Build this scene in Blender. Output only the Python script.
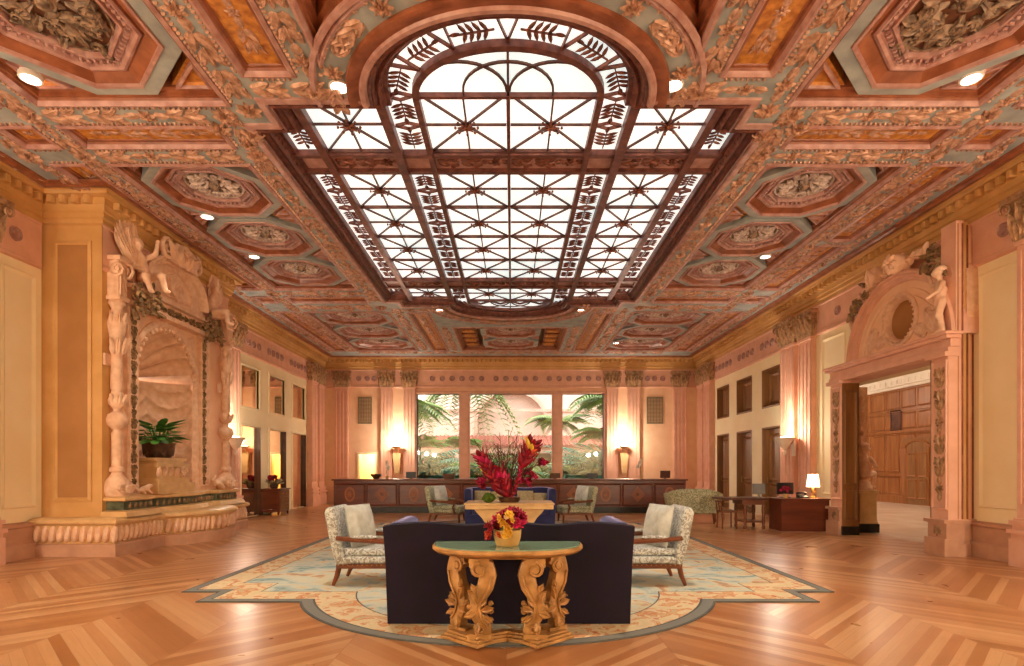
import bpy, math, random
from math import sin, cos, pi, radians, sqrt, atan2, hypot
from mathutils import Vector, Matrix
from mathutils.geometry import tessellate_polygon

S = bpy.context.scene
for o in list(bpy.data.objects):
    bpy.data.objects.remove(o)
COL = S.collection
RND = random.Random(7)

# ------------------------------------------------------------------ camera, world, light, exposure
cam_d = bpy.data.cameras.new('camera')
cam = bpy.data.objects.new('camera', cam_d)
COL.objects.link(cam)
cam.location = (0.05, 0, 1.5)
cam.rotation_euler = (pi / 2, 0, 0)
cam_d.sensor_width = 36
cam_d.lens = 560 / 1024 * 36
cam_d.shift_y = (468 - 333) / 1024
cam_d.clip_start = 0.05
cam_d.clip_end = 300
S.camera = cam
S.view_settings.view_transform = 'Standard'
S.view_settings.look = 'None'
S.view_settings.gamma = 1
S.view_settings.use_curve_mapping = False
S.view_settings.exposure = 0.27
S.cycles.use_denoising = True
S.cycles.max_bounces = 10
S.cycles.diffuse_bounces = 6
S.cycles.glossy_bounces = 4
S.cycles.sample_clamp_indirect = 6

W = bpy.data.worlds.new('sky')
S.world = W
W.use_nodes = True
_bg = W.node_tree.nodes['Background']
_bg.inputs[0].default_value = (0.92, 0.95, 1.0, 1)
_bg.inputs[1].default_value = 3.8

WARM = (1.0, 0.70, 0.42)
WARM2 = (1.0, 0.88, 0.71)


def light(name, kind, loc, energy, color=WARM, size=0.1, rot=None, parent=None, spot=None, blend=0.6):
    d = bpy.data.lights.new(name, kind)
    d.energy = energy
    d.color = color
    if kind == 'AREA':
        d.shape = 'RECTANGLE'
        d.size, d.size_y = size
    else:
        d.shadow_soft_size = size
    if kind == 'SPOT':
        d.spot_size = spot
        d.spot_blend = blend
    o = bpy.data.objects.new(name, d)
    COL.objects.link(o)
    o.location = loc
    if rot:
        o.rotation_euler = rot
    if parent:
        o.parent = parent
    return o


SKYLIGHT_STRENGTH = 0.8
SCONCE_W = 110
DOWN_W = 150


# ------------------------------------------------------------------ materials
def lin(h):
    h = h.lstrip('#')
    r = []
    for i in (0, 2, 4):
        c = int(h[i:i + 2], 16) / 255
        r.append(c / 12.92 if c <= 0.04045 else ((c + 0.055) / 1.055) ** 2.4)
    return (r[0], r[1], r[2], 1)


MATS = {}


class NT:
    """tiny node-building helper"""
    def __init__(s, m):
        s.t = m.node_tree
        s.n = s.t.nodes
        s.l = s.t.links

    def new(s, k, **p):
        x = s.n.new(k)
        for a, b in p.items():
            setattr(x, a, b)
        return x

    def put(s, sock, v):
        if hasattr(v, 'is_output') or isinstance(v, bpy.types.NodeSocket):
            s.l.new(v, sock)
        else:
            sock.default_value = v

    def m(s, op, a, b=None, c=None):
        x = s.new('ShaderNodeMath', operation=op)
        s.put(x.inputs[0], a)
        if b is not None:
            s.put(x.inputs[1], b)
        if c is not None:
            s.put(x.inputs[2], c)
        return x.outputs[0]

    def mix(s, f, a, b, mode='MIX'):
        x = s.new('ShaderNodeMix', data_type='RGBA', blend_type=mode)
        s.put(x.inputs[0], f)
        s.put(x.inputs[6], a)
        s.put(x.inputs[7], b)
        return x.outputs[2]

    def noise(s, scale, detail=4, vec=None, rough=0.5, dist=0.0):
        x = s.new('ShaderNodeTexNoise')
        x.inputs['Scale'].default_value = scale
        x.inputs['Detail'].default_value = detail
        x.inputs['Roughness'].default_value = rough
        x.inputs['Distortion'].default_value = dist
        if vec is not None:
            s.l.new(vec, x.inputs['Vector'])
        return x.outputs[0]

    def voronoi(s, scale, vec=None, feat='F1'):
        x = s.new('ShaderNodeTexVoronoi', feature=feat)
        x.inputs['Scale'].default_value = scale
        if vec is not None:
            s.l.new(vec, x.inputs['Vector'])
        return x

    def ramp(s, f, stops, interp='LINEAR'):
        x = s.new('ShaderNodeValToRGB')
        x.color_ramp.interpolation = interp
        e = x.color_ramp.elements
        while len(e) < len(stops):
            e.new(0.5)
        for i, (p, c) in enumerate(stops):
            e[i].position = p
            e[i].color = c
        s.l.new(f, x.inputs[0])
        return x.outputs[0]

    def obj(s):
        return s.new('ShaderNodeTexCoord').outputs['Object']

    def pos(s):
        return s.new('ShaderNodeNewGeometry').outputs['Position']

    def xyz(s, v):
        x = s.new('ShaderNodeSeparateXYZ')
        s.l.new(v, x.inputs[0])
        return x.outputs

    def comb(s, a, b, c=0.0):
        x = s.new('ShaderNodeCombineXYZ')
        s.put(x.inputs[0], a)
        s.put(x.inputs[1], b)
        s.put(x.inputs[2], c)
        return x.outputs[0]

    def bump(s, h, strength=0.3, dist=0.02):
        x = s.new('ShaderNodeBump')
        x.inputs['Strength'].default_value = strength
        x.inputs['Distance'].default_value = dist
        s.l.new(h, x.inputs['Height'])
        return x.outputs[0]


def base_mat(name, rough=0.6, metal=0.0, spec=0.5):
    m = bpy.data.materials.new(name)
    m.use_nodes = True
    b = m.node_tree.nodes['Principled BSDF']
    b.inputs['Roughness'].default_value = rough
    b.inputs['Metallic'].default_value = metal
    b.inputs['Specular IOR Level'].default_value = spec
    MATS[name] = m
    return m, NT(m), b


def plain(name, a, b=None, scale=6, rough=0.6, metal=0.0, bump=0.0, bscale=60, spec=0.4, detail=4):
    """two-tone noise material with a little relief"""
    m, n, bs = base_mat(name, rough, metal, spec)
    ca = lin(a)
    cb = lin(b) if b else ca
    v = n.obj()
    f = n.noise(scale, detail, v)
    col = n.ramp(f, [(0.35, ca), (0.65, cb)])
    n.l.new(col, bs.inputs['Base Color'])
    if bump:
        n.l.new(n.bump(n.noise(bscale, 3, v), bump, 0.01), bs.inputs['Normal'])
    return m


def emit(name, col, strength):
    m, n, b = base_mat(name, 0.5)
    b.inputs['Base Color'].default_value = col
    b.inputs['Emission Color'].default_value = col
    b.inputs['Emission Strength'].default_value = strength
    return m


# walls
plain('cream_plaster', '#f8e8c0', '#f3dfb2', 1.5, 0.7, bump=0.05, bscale=40)
plain('peach_stone', '#efc4a0', '#e8b993', 3, 0.6, bump=0.06, bscale=50)
plain('pink_stone', '#e3b096', '#d9a488', 4, 0.55, bump=0.06, bscale=50)
plain('carved_stone', '#ebc4a4', '#dcae8c', 9, 0.6, bump=0.2, bscale=45)
plain('ochre_stone', '#cf9f64', '#c29152', 2, 0.6, bump=0.05, bscale=40)
plain('ochre_dark', '#ab7844', '#a06e3b', 2, 0.6, bump=0.05, bscale=40)
plain('bronze_leaf', '#a8865e', '#6a5238', 12, 0.55, 0.15, bump=0.2, bscale=40)
plain('capital_gold', '#c39a72', '#8a6848', 10, 0.5, 0.2, bump=0.2, bscale=40)
plain('green_marble', '#3c4634', '#6d7258', 7, 0.3, spec=0.5)
plain('black_marble', '#12100d', '#2e2820', 6, 0.4)
plain('base_stone', '#c99a7c', '#ba8b70', 4, 0.45, bump=0.05)
# ceiling
plain('sage_paint', '#a8aeaa', '#8a908e', 3, 0.55, bump=0.1, bscale=30)
plain('copper_leaf', '#d2a78e', '#9c7258', 14, 0.42, 0.2, bump=0.2, bscale=40)
plain('rose_moulding', '#bd958a', '#a07268', 6, 0.42, 0.05, bump=0.15, bscale=50)
plain('russet_paint', '#985a3c', '#763f26', 5, 0.34, bump=0.08)
plain('amber_panel', '#d59342', '#a8642a', 11, 0.45, 0.1, bump=0.3, bscale=22)
plain('umber_recess', '#6d4028', '#55301d', 5, 0.5)
plain('silver_relief', '#e4d2c6', '#ab968a', 16, 0.42, 0.1, bump=0.3, bscale=40)
plain('dark_relief', '#a3866c', '#5c4838', 12, 0.5, 0.15, bump=0.3, bscale=40)
plain('bronze_frame', '#7a4a40', '#58312a', 9, 0.4, 0.25, bump=0.15, bscale=40)
plain('lead_bar', '#6a4338', '#4d3028', 8, 0.4, 0.3)
plain('bronze_rosette', '#8a5340', '#5a3024', 14, 0.4, 0.3)
# woods and furniture
plain('dark_wood', '#5b2f1b', '#432011', 4, 0.35, bump=0.05)
plain('walnut', '#7d4527', '#62331b', 4, 0.35, bump=0.05)
plain('inlay_wood', '#9c5a2c', '#8a4a22', 8, 0.35)
plain('carved_wood', '#bf9058', '#946a3a', 8, 0.42, 0.05, bump=0.15, bscale=40)
plain('blue_velvet', '#26285a', '#1e2048', 5, 0.8, bump=0.1, bscale=90)
MATS['blue_velvet'].node_tree.nodes['Principled BSDF'].inputs['Sheen Weight'].default_value = 0.6
MATS['blue_velvet'].node_tree.nodes['Principled BSDF'].inputs['Sheen Tint'].default_value = (0.5, 0.5, 0.95, 1)
plain('shaded_blue_velvet', '#160a26', '#10071c', 5, 0.85, bump=0.1, bscale=90)  # same blue velvet, darkened: the shade on the sofa back is in the colour
plain('silver_silk', '#d2d4ce', '#b6b8b0', 9, 0.35, bump=0.1, bscale=30)
plain('cushion_gold', '#b3a37e', '#94825c', 25, 0.6, bump=0.1)
plain('cushion_floral', '#c2b084', '#6d6a3a', 22, 0.6, bump=0.1)
plain('honey_stone', '#dcb581', '#cda26c', 5, 0.4)
plain('pot_bronze', '#6b4a34', '#4b3324', 8, 0.45, 0.3, bump=0.2)
plain('leaf_green', '#66a548', '#3c7a30', 9, 0.5)
plain('leaf_pale', '#8fae86', '#6d9068', 9, 0.5)
plain('leaf_teal', '#6fb5a0', '#3f8672', 4, 0.5)
plain('palm_green', '#a8b86a', '#6c8a44', 4, 0.5)
plain('moss_green', '#55701e', '#37500f', 20, 0.9, bump=0.5)
plain('crimson_petal', '#a30f26', '#6a0818', 9, 0.5)
plain('magenta_petal', '#cf1f58', '#a11243', 9, 0.5)
plain('yellow_petal', '#f0c848', '#dba432', 9, 0.5)
plain('orange_petal', '#d8602c', '#b8341e', 9, 0.5)
plain('twig_brown', '#6b4a32', '#4c3222', 9, 0.7)
plain('white_petal', '#f5ece0', '#e6d8c8', 9, 0.5)
plain('gilt_vase', '#d8b478', '#b98f52', 5, 0.35, 0.2, bump=0.1)
plain('black_plastic', '#1d1b1c', '#151314', 5, 0.35)
plain('grey_plastic', '#77706c', '#6a6460', 5, 0.4)
plain('brass', '#c79a52', '#a97c38', 5, 0.3, 0.8)
plain('steel_grille', '#8c7a5c', '#7d6c50', 5, 0.5)
plain('hall_tile', '#d8c6b6', '#c8b4a4', 1.2, 0.25)
plain('white_plaster', '#efe4d6', '#e6dacb', 2, 0.7)
plain('garden_pink', '#e8b8a2', '#dca48c', 0.8, 0.8)
plain('garden_pale', '#f0d2bc', '#e8c4ae', 0.6, 0.8)
plain('roof_tile', '#b0685a', '#96503f', 5, 0.7)
plain('garden_earth', '#7d7a54', '#5c6a3c', 1, 0.9)
emit('bulb_glow', (1.0, 0.82, 0.58, 1), 14)
emit('shade_glow', (1.0, 0.78, 0.5, 1), 3.2)
emit('downlight_glow', (1.0, 0.93, 0.84, 1), 12)

# skylight glass: milky backlit panes, each a slightly different white
m, n, b = base_mat('milk_glass', 0.3)
v = n.pos()
f = n.noise(0.55, 2, v)
col = n.ramp(f, [(0.36, (0.74, 0.85, 0.83, 1)), (0.50, (1, 1, 0.95, 1)), (0.7, (0.98, 0.95, 0.86, 1))])
n.l.new(col, b.inputs['Base Color'])
n.l.new(col, b.inputs['Emission Color'])
b.inputs['Emission Strength'].default_value = SKYLIGHT_STRENGTH

# clear window glass
m, n, b = base_mat('clear_glass', 0.02)
m.node_tree.nodes.remove(b)
tr = n.new('ShaderNodeBsdfTransparent')
tr.inputs[0].default_value = (0.96, 0.97, 0.95, 1)
gl = n.new('ShaderNodeBsdfGlossy')
gl.inputs['Roughness'].default_value = 0.02
mx = n.new('ShaderNodeMixShader')
mx.inputs[0].default_value = 0.06
n.l.new(tr.outputs[0], mx.inputs[1])
n.l.new(gl.outputs[0], mx.inputs[2])
n.l.new(mx.outputs[0], n.n['Material Output'].inputs[0])

# green glass table top, mirror
m, n, b = base_mat('green_glass', 0.08, 0.0, 0.6)
b.inputs['Base Color'].default_value = lin('#7f9c86')
m, n, b = base_mat('mirror_glass', 0.03, 1.0)
b.inputs['Base Color'].default_value = lin('#e0cfb4')

# chevron parquet
m, n, b = base_mat('parquet', 0.3, 0, 0.45)
p = n.xyz(n.pos())
CW = 1.35
xs = n.m('DIVIDE', p[0], CW)
tri = n.m('MULTIPLY', n.m('ABSOLUTE', n.m('SUBTRACT', n.m('FLOORED_MODULO', xs, 2.0), 1.0)), CW)
vv = n.m('DIVIDE', n.m('ADD', p[1], tri), 0.13)
pl = n.m('FLOOR', vv)
hc = n.m('FLOOR', xs)
wn = n.new('ShaderNodeTexWhiteNoise')
n.l.new(n.comb(pl, hc, 0.0), wn.inputs['Vector'])
dirx = n.m('SUBTRACT', n.m('MULTIPLY', n.m('FLOORED_MODULO', hc, 2.0), 2.0), 1.0)
along = n.m('SUBTRACT', p[0], n.m('MULTIPLY', dirx, p[1]))
across = n.m('ADD', p[0], n.m('MULTIPLY', dirx, p[1]))
grain = n.noise(1.0, 5, n.comb(n.m('MULTIPLY', along, 1.2), n.m('MULTIPLY', across, 30.0), pl), 0.6)
c1 = n.ramp(wn.outputs[0], [(0.0, lin('#9c663e')), (0.5, lin('#b9845a')), (1.0, lin('#d8ae82'))])
c2 = n.mix(n.m('MULTIPLY', grain, 0.55), c1, lin('#94582f'))
fr = n.m('FRACT', vv)
gap = n.m('LESS_THAN', fr, 0.035)
xf = n.m('FRACT', xs)
gap2 = n.m('LESS_THAN', xf, 0.006)
c3 = n.mix(n.m('MULTIPLY', n.m('MAXIMUM', gap, gap2), 0.4), c2, lin('#6a3a1c'))
big = n.noise(0.35, 2, n.pos())
c4 = n.mix(n.m('MULTIPLY', big, 0.25), c3, lin('#a8683c'))
n.l.new(c4, b.inputs['Base Color'])
n.l.new(n.m('ADD', 0.25, n.m('MULTIPLY', n.noise(2.2, 3, n.pos()), 0.08)), b.inputs['Roughness'])
n.l.new(n.bump(n.m('SUBTRACT', grain, n.m('MULTIPLY', gap, 2.0)), 0.06, 0.004), b.inputs['Normal'])

# rug fields
m, n, b = base_mat('rug_border', 0.95, 0, 0.1)
b.inputs['Base Color'].default_value = lin('#7c7c78')
m, n, b = base_mat('rug_edge', 0.95, 0, 0.1)
b.inputs['Base Color'].default_value = lin('#5c5c5a')
m, n, b = base_mat('rug_flower_band', 0.95, 0, 0.1)
vo = n.voronoi(5.0, n.pos())
f1 = n.noise(3.2, 5, n.pos(), 0.6, 1.5)
cc = n.ramp(f1, [(0.38, lin('#cdbb98')), (0.50, lin('#d6c4a2')), (0.56, lin('#c07a54')), (0.60, lin('#d0ac80')), (0.72, lin('#a4a898'))])
n.l.new(n.mix(n.m('MULTIPLY', n.m('LESS_THAN', vo.outputs[0], 0.16), 0.7), cc, lin('#b85a40')), b.inputs['Base Color'])
m, n, b = base_mat('rug_blue_field', 0.95, 0, 0.1)
f1 = n.noise(1.5, 5, n.pos(), 0.62, 1.8)
cc = n.ramp(f1, [(0.30, lin('#5c7f84')), (0.40, lin('#a4b2ae')), (0.48, lin('#c0c4b8')), (0.56, lin('#cbbf9f')), (0.62, lin('#b98a6c')), (0.70, lin('#86a09a'))])
n.l.new(cc, b.inputs['Base Color'])
m, n, b = base_mat('rug_pale_field', 0.95, 0, 0.1)
f1 = n.noise(1.1, 4, n.pos(), 0.6, 2.5)
cc = n.ramp(f1, [(0.36, lin('#a9b4bc')), (0.46, lin('#d2d2cc')), (0.55, lin('#e2ddd0')), (0.66, lin('#b6c0c4'))])
n.l.new(cc, b.inputs['Base Color'])

# damask upholstery: silver ground with grey-brown lozenges
def damask(name, ground, fig, sc):
    m, n, b = base_mat(name, 0.55, 0, 0.4)
    f = n.noise(sc * .55, 2, n.obj(), 0.4, 2.2)
    cc = n.ramp(f, [(0.44, lin(ground)), (0.56, lin(fig))])
    n.l.new(cc, b.inputs['Base Color'])
    n.l.new(n.bump(f, 0.15, 0.01), b.inputs['Normal'])


damask('damask_silver', '#ccd0cc', '#8e8a82', 30)
damask('damask_green', '#bdbb9c', '#7d8164', 30)

# wood panelling of the hall beyond, vertical boards
m, n, b = base_mat('hall_panelling', 0.4, 0, 0.4)
p = n.xyz(n.pos())
g = n.noise(1, 4, n.comb(n.m('MULTIPLY', p[0], 9.0), n.m('MULTIPLY', p[1], 9.0), n.m('MULTIPLY', p[2], 0.8)))
n.l.new(n.ramp(g, [(0.3, lin('#a56a38')), (0.7, lin('#874f26'))]), b.inputs['Base Color'])
m, n, b = base_mat('panel_wood', 0.4, 0, 0.4)
p = n.xyz(n.pos())
g = n.noise(1, 4, n.comb(n.m('MULTIPLY', p[0], 8.0), n.m('MULTIPLY', p[1], 8.0), n.m('MULTIPLY', p[2], 0.9)))
n.l.new(n.ramp(g, [(0.3, lin('#95683c')), (0.7, lin('#7b5029'))]), b.inputs['Base Color'])
m, n, b = base_mat('desk_mahogany', 0.3, 0, 0.5)
p = n.xyz(n.obj())
g = n.noise(1, 4, n.comb(n.m('MULTIPLY', p[0], 1.2), n.m('MULTIPLY', p[1], 8.0), n.m('MULTIPLY', p[2], 9.0)))
n.l.new(n.ramp(g, [(0.3, lin('#70331a')), (0.7, lin('#52220e'))]), b.inputs['Base Color'])


# ------------------------------------------------------------------ mesh building
def frame(o, u, v):
    o, u, v = Vector(o), Vector(u).normalized(), Vector(v).normalized()
    w = u.cross(v)
    return Matrix(((u.x, v.x, w.x, o.x), (u.y, v.y, w.y, o.y), (u.z, v.z, w.z, o.z), (0, 0, 0, 1)))


I4 = Matrix.Identity(4)
def T(x, y, z): return Matrix.Translation((x, y, z))
def RZ(a): return Matrix.Rotation(a, 4, 'Z')
def RX(a): return Matrix.Rotation(a, 4, 'X')
def RY(a): return Matrix.Rotation(a, 4, 'Y')
def CEIL(x, y, z): return frame((x, y, z), (1, 0, 0), (0, -1, 0))      # normal down
def LWALL(x, y, z=0): return frame((x, y, z), (0, 1, 0), (0, 0, 1))     # normal +X, local x = +Y
def RWALL(x, y, z=0): return frame((x, y, z), (0, -1, 0), (0, 0, 1))    # normal -X, local x = -Y
def BWALL(x, y, z=0): return frame((x, y, z), (1, 0, 0), (0, 0, 1))     # normal -Y


class MB:
    def __init__(s, M=None):
        s.v, s.f, s.mi = [], [], []
        s.M = M or I4
        s.slots = []
        s.cur = 0

    def mat(s, name):
        if name not in s.slots:
            s.slots.append(name)
        s.cur = s.slots.index(name)
        return s

    def add(s, vs, fs, M=None):
        X = s.M @ M if M is not None else s.M
        k = len(s.v)
        if X is I4:
            s.v.extend(Vector(q) for q in vs)
        else:
            s.v.extend(X @ Vector(q) for q in vs)
        s.f.extend(tuple(i + k for i in f) for f in fs)
        s.mi.extend([s.cur] * len(fs))
        return s

    def box(s, x0, x1, y0, y1, z0, z1, M=None):
        return s.add([(x0, y0, z0), (x1, y0, z0), (x1, y1, z0), (x0, y1, z0), (x0, y0, z1), (x1, y0, z1), (x1, y1, z1), (x0, y1, z1)],
                     [(0, 3, 2, 1), (4, 5, 6, 7), (0, 1, 5, 4), (1, 2, 6, 5), (2, 3, 7, 6), (3, 0, 4, 7)], M)

    def prism(s, poly, z0, z1, M=None, top=None):
        """extrude a polygon along local z; top = optional second polygon"""
        n = len(poly)
        t = top or poly
        vs = [(x, y, z0) for x, y in poly] + [(x, y, z1) for x, y in t]
        fs = [tuple(range(n))[::-1], tuple(range(n, 2 * n))] + [(i, (i + 1) % n, n + (i + 1) % n, n + i) for i in range(n)]
        return s.add(vs, fs, M)

    def plate(s, outer, holes, z0, z1, M=None):
        loops = [outer] + holes
        flat = [q for l in loops for q in l]
        tri = tessellate_polygon([[Vector((x, y, 0)) for x, y in l] for l in loops])
        n = len(flat)
        vs = [(x, y, z0) for x, y in flat] + [(x, y, z1) for x, y in flat]
        fs = [tuple(t) for t in tri] + [tuple(i + n for i in t)[::-1] for t in tri]
        k = 0
        for l in loops:
            c = len(l)
            for i in range(c):
                a, b2 = k + i, k + (i + 1) % c
                fs.append((a, b2, b2 + n, a + n))
            k += c
        return s.add(vs, fs, M)

    def sweep(s, path, prof, closed=True, M=None, segs=None, caps=False):
        """prof = [(inward offset, local z)]; inward is to the left of the path"""
        n = len(path)
        offs = []
        for i in range(n):
            p = Vector(path[i])
            dn = [];
            if closed or i > 0:
                d = p - Vector(path[i - 1]); d.normalize(); dn.append(Vector((-d.y, d.x)))
            if closed or i < n - 1:
                d = Vector(path[(i + 1) % n]) - p; d.normalize(); dn.append(Vector((-d.y, d.x)))
            if len(dn) == 2:
                b = dn[0] + dn[1]
                b.normalize()
                c = max(0.25, b.dot(dn[0]))
                offs.append(b / c)
            else:
                offs.append(dn[0])
        rng = segs if segs is not None else range(n if closed else n - 1)
        k = len(prof)
        for i in rng:
            j = (i + 1) % n
            vs = []
            for q in (i, j):
                for d, z in prof:
                    vs.append((path[q][0] + offs[q].x * d, path[q][1] + offs[q].y * d, z))
            fs = [(a, a + 1, k + a + 1, k + a) for a in range(k - 1)]
            if caps:
                fs += [tuple(range(k))[::-1], tuple(range(k, 2 * k))]
            s.add(vs, fs, M)
        return s

    def tube(s, pts, r, n=6, M=None, caps=True):
        pts = [Vector(p) for p in pts]
        m = len(pts)
        rr = r if isinstance(r, (list, tuple)) else [r] * m
        vs, fs = [], []
        up = Vector((0, 0, 1))
        u = None
        for i, p in enumerate(pts):
            d = pts[min(i + 1, m - 1)] - pts[max(i - 1, 0)]
            if d.length < 1e-9:
                d = Vector((0, 0, 1))
            d.normalize()
            if u is None:
                u = d.orthogonal().normalized()
            u = (u - d * u.dot(d))
            if u.length < 1e-6:
                u = d.orthogonal()
            u.normalize()
            w = d.cross(u)
            for k in range(n):
                a = 2 * pi * k / n
                vs.append(p + (u * cos(a) + w * sin(a)) * rr[i])
        for i in range(m - 1):
            for k in range(n):
                fs.append((i * n + k, i * n + (k + 1) % n, (i + 1) * n + (k + 1) % n, (i + 1) * n + k))
        if caps:
            fs.append(tuple(range(n))[::-1])
            fs.append(tuple(range((m - 1) * n, m * n)))
        return s.add(vs, fs, M)

    def lathe(s, prof, n=16, M=None, a0=0, a1=2 * pi):
        """prof = [(r, z)] about local z"""
        full = abs(a1 - a0 - 2 * pi) < 1e-6
        cnt = n if full else n + 1
        vs, fs = [], []
        k = len(prof)
        for i in range(cnt):
            a = a0 + (a1 - a0) * i / n
            for r, z in prof:
                vs.append((r * cos(a), r * sin(a), z))
        for i in range(n):
            j = (i + 1) % cnt
            for q in range(k - 1):
                fs.append((i * k + q, j * k + q, j * k + q + 1, i * k + q + 1))
        return s.add(vs, fs, M)

    def ball(s, c, r, n=8, m=5, M=None):
        rx, ry, rz = r if isinstance(r, (tuple, list)) else (r, r, r)
        vs = [(c[0], c[1], c[2] - rz)]
        for j in range(1, m):
            t = -pi / 2 + pi * j / m
            for i in range(n):
                a = 2 * pi * i / n
                vs.append((c[0] + rx * cos(t) * cos(a), c[1] + ry * cos(t) * sin(a), c[2] + rz * sin(t)))
        vs.append((c[0], c[1], c[2] + rz))
        fs = [(0, 1 + (i + 1) % n, 1 + i) for i in range(n)]
        for j in range(m - 2):
            for i in range(n):
                a, b2 = 1 + j * n + i, 1 + j * n + (i + 1) % n
                fs.append((a, b2, b2 + n, a + n))
        L = len(vs) - 1
        k = 1 + (m - 2) * n
        fs += [(k + i, k + (i + 1) % n, L) for i in range(n)]
        return s.add(vs, fs, M)

    # ---- carved ornament, in a local plane with z pointing out
    def leaf(s, L, Wd, h, x=0, y=0, a=0, curl=0.0, M=None, n=5, lob=3, z=0.0):
        vs, fs = [], []
        ca, sa = cos(a), sin(a)
        for i in range(n + 1):
            t = i / n
            w = Wd * 0.5 * sin(pi * min(1, t * 0.86 + 0.12)) * (1 + 0.22 * cos(lob * 2 * pi * t))
            if i == n:
                w *= 0.3
            zc = z + h * sin(pi * (0.1 + 0.75 * t)) + curl * t * t
            for k, sg in enumerate((-1, -0.5, 0, 0.5, 1)):
                px, py = t * L, sg * w
                zz = zc * (1 if k in (1, 3) else (0.72 if k == 2 else 0.05)) + (curl * t * t * 0.6 if k in (0, 4) else 0)
                vs.append((x + px * ca - py * sa, y + px * sa + py * ca, max(zz, 0.0) + z * 0.0))
        for i in range(n):
            for k in range(4):
                q = i * 5 + k
                fs.append((q, q + 5, q + 6, q + 1))
        return s.add(vs, fs, M)

    def rosette(s, R, n=8, h=0.03, x=0, y=0, M=None, tiers=2):
        for t in range(tiers):
            rr = R * (1 - 0.42 * t)
            for i in range(n):
                a = 2 * pi * (i + 0.5 * t) / n
                s.leaf(rr, rr * 2.6 / n * 1.4, h * (1 + 0.7 * t), x, y, a, M=M, n=3, lob=1)
        s.ball((x, y, h * 1.2), (R * 0.22, R * 0.22, h * 0.9), 8, 4, M)
        return s

    def scroll(s, R, x=0, y=0, a0=0, turns=1.6, th=0.015, hand=1, h=0.015, M=None, n=18):
        pts, rr = [], []
        for i in range(n + 1):
            t = i / n
            r = R * (1 - t) ** 1.1 + R * 0.08
            a = a0 + hand * turns * 2 * pi * t
            pts.append((x + r * cos(a), y + r * sin(a), h))
            rr.append(th * (1 - 0.45 * t))
        return s.tube(pts, rr, 5, M)

    def garland(s, L, Wd, unit=0.55, h=0.03, M=None, m1='copper_leaf', seed=0):
        """running leaf and rosette ornament along local x from 0 to L, centred on y=0"""
        k = max(1, round(L / unit))
        u = L / k
        s.mat(m1)
        for i in range(k):
            c = (i + 0.5) * u
            w = Wd * 0.5
            if (i + seed) % 3 == 0:
                s.rosette(w * 0.72, 7, h, c, 0, M, 2)
                for sg in (-1, 1):
                    s.leaf(u * 0.36, w * 0.9, h, c + sg * w * 0.6, 0, 0 if sg > 0 else pi, M=M, n=4)
            else:
                for sg in (-1, 1):
                    s.leaf(u * 0.52, w * 0.95, h * 1.1, c - u * 0.45, sg * w * 0.12, sg * 0.38, M=M, n=4)
                    s.leaf(u * 0.5, w * 0.75, h, c, sg * w * 0.1, sg * 0.5, M=M, n=4)
                    s.scroll(w * 0.33, c + u * 0.18, sg * w * 0.5, sg * 2.4, 1.1, w * 0.1, -sg, h * 0.5, M, 8)
                s.leaf(u * 0.55, w * 0.55, h * 1.5, c - u * 0.1, 0, 0, M=M, n=4)
        return s

    def beads(s, path, step, size, z, closed=True, M=None, inset=0.0):
        n = len(path)
        for i in range(n if closed else n - 1):
            p, q = Vector(path[i]), Vector(path[(i + 1) % n])
            L = (q - p).length
            if L < step * 0.7:
                continue
            d = (q - p) / L
            nn = Vector((-d.y, d.x))
            k = max(1, int(L / step))
            a = atan2(d.y, d.x)
            for j in range(k):
                c = p + d * ((j + 0.5) * L / k) + nn * inset
                e = size
                s.add([(-e * .62, -e, 0), (e * .62, -e, 0), (e * .62, e, 0), (-e * .62, e, 0), (-e * .3, -e * .6, e), (e * .3, -e * .6, e), (e * .3, e * .6, e), (-e * .3, e * .6, e)],
                      [(4, 5, 6, 7), (0, 1, 5, 4), (1, 2, 6, 5), (2, 3, 7, 6), (3, 0, 4, 7)],
                      (M or I4) @ T(c.x, c.y, z) @ RZ(a))
        return s

    def build(s, name, mat=None, parent=None, world=False, smooth=40, bevel=0, bseg=2):
        me = bpy.data.meshes.new(name)
        vs = s.v
        if world and parent is not None:
            off = Vector((0, 0, 0))
            q = parent
            while q is not None:
                off += q.location
                q = q.parent
            vs = [x - off for x in vs]
        me.from_pydata([tuple(x) for x in vs], [], s.f)
        names = s.slots if s.slots else [mat]
        for q in names:
            me.materials.append(MATS[q])
        if len(names) > 1:
            me.polygons.foreach_set('material_index', s.mi)
        if smooth:
            me.polygons.foreach_set('use_smooth', [True] * len(me.polygons))
            me.set_sharp_from_angle(angle=radians(smooth))
        me.update()
        o = bpy.data.objects.new(name, me)
        COL.objects.link(o)
        if parent is not None:
            o.parent = parent
        if bevel:
            bm = o.modifiers.new('soft', 'BEVEL')
            bm.width = bevel
            bm.segments = bseg
            bm.limit_method = 'ANGLE'
            bm.angle_limit = radians(35)
        return o


def thing(name, label, cat, loc=(0, 0, 0), rz=0, group=None):
    o = bpy.data.objects.new(name, None)
    o.empty_display_size = 0.1
    COL.objects.link(o)
    o.location = loc
    o.rotation_euler = (0, 0, rz)
    o['label'] = label
    o['category'] = cat
    if group:
        o['group'] = group
    return o


def tag(o, label, cat, group=None):
    o['label'] = label
    o['category'] = cat
    if group:
        o['group'] = group
    return o


def struct(o, label=None, cat=None):
    o['kind'] = 'structure'
    if label:
        o['label'] = label
    if cat:
        o['category'] = cat
    return o


def dup(root, loc, rz, label, group=None):
    def cp(o, parent):
        c = o.copy()
        COL.objects.link(c)
        if parent is not None:
            c.parent = parent
        for ch in list(o.children):
            cp(ch, c)
        return c
    r = cp(root, None)
    r.location = loc
    r.rotation_euler = (0, 0, rz)
    r['label'] = label
    if group:
        r['group'] = group
    return r


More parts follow.
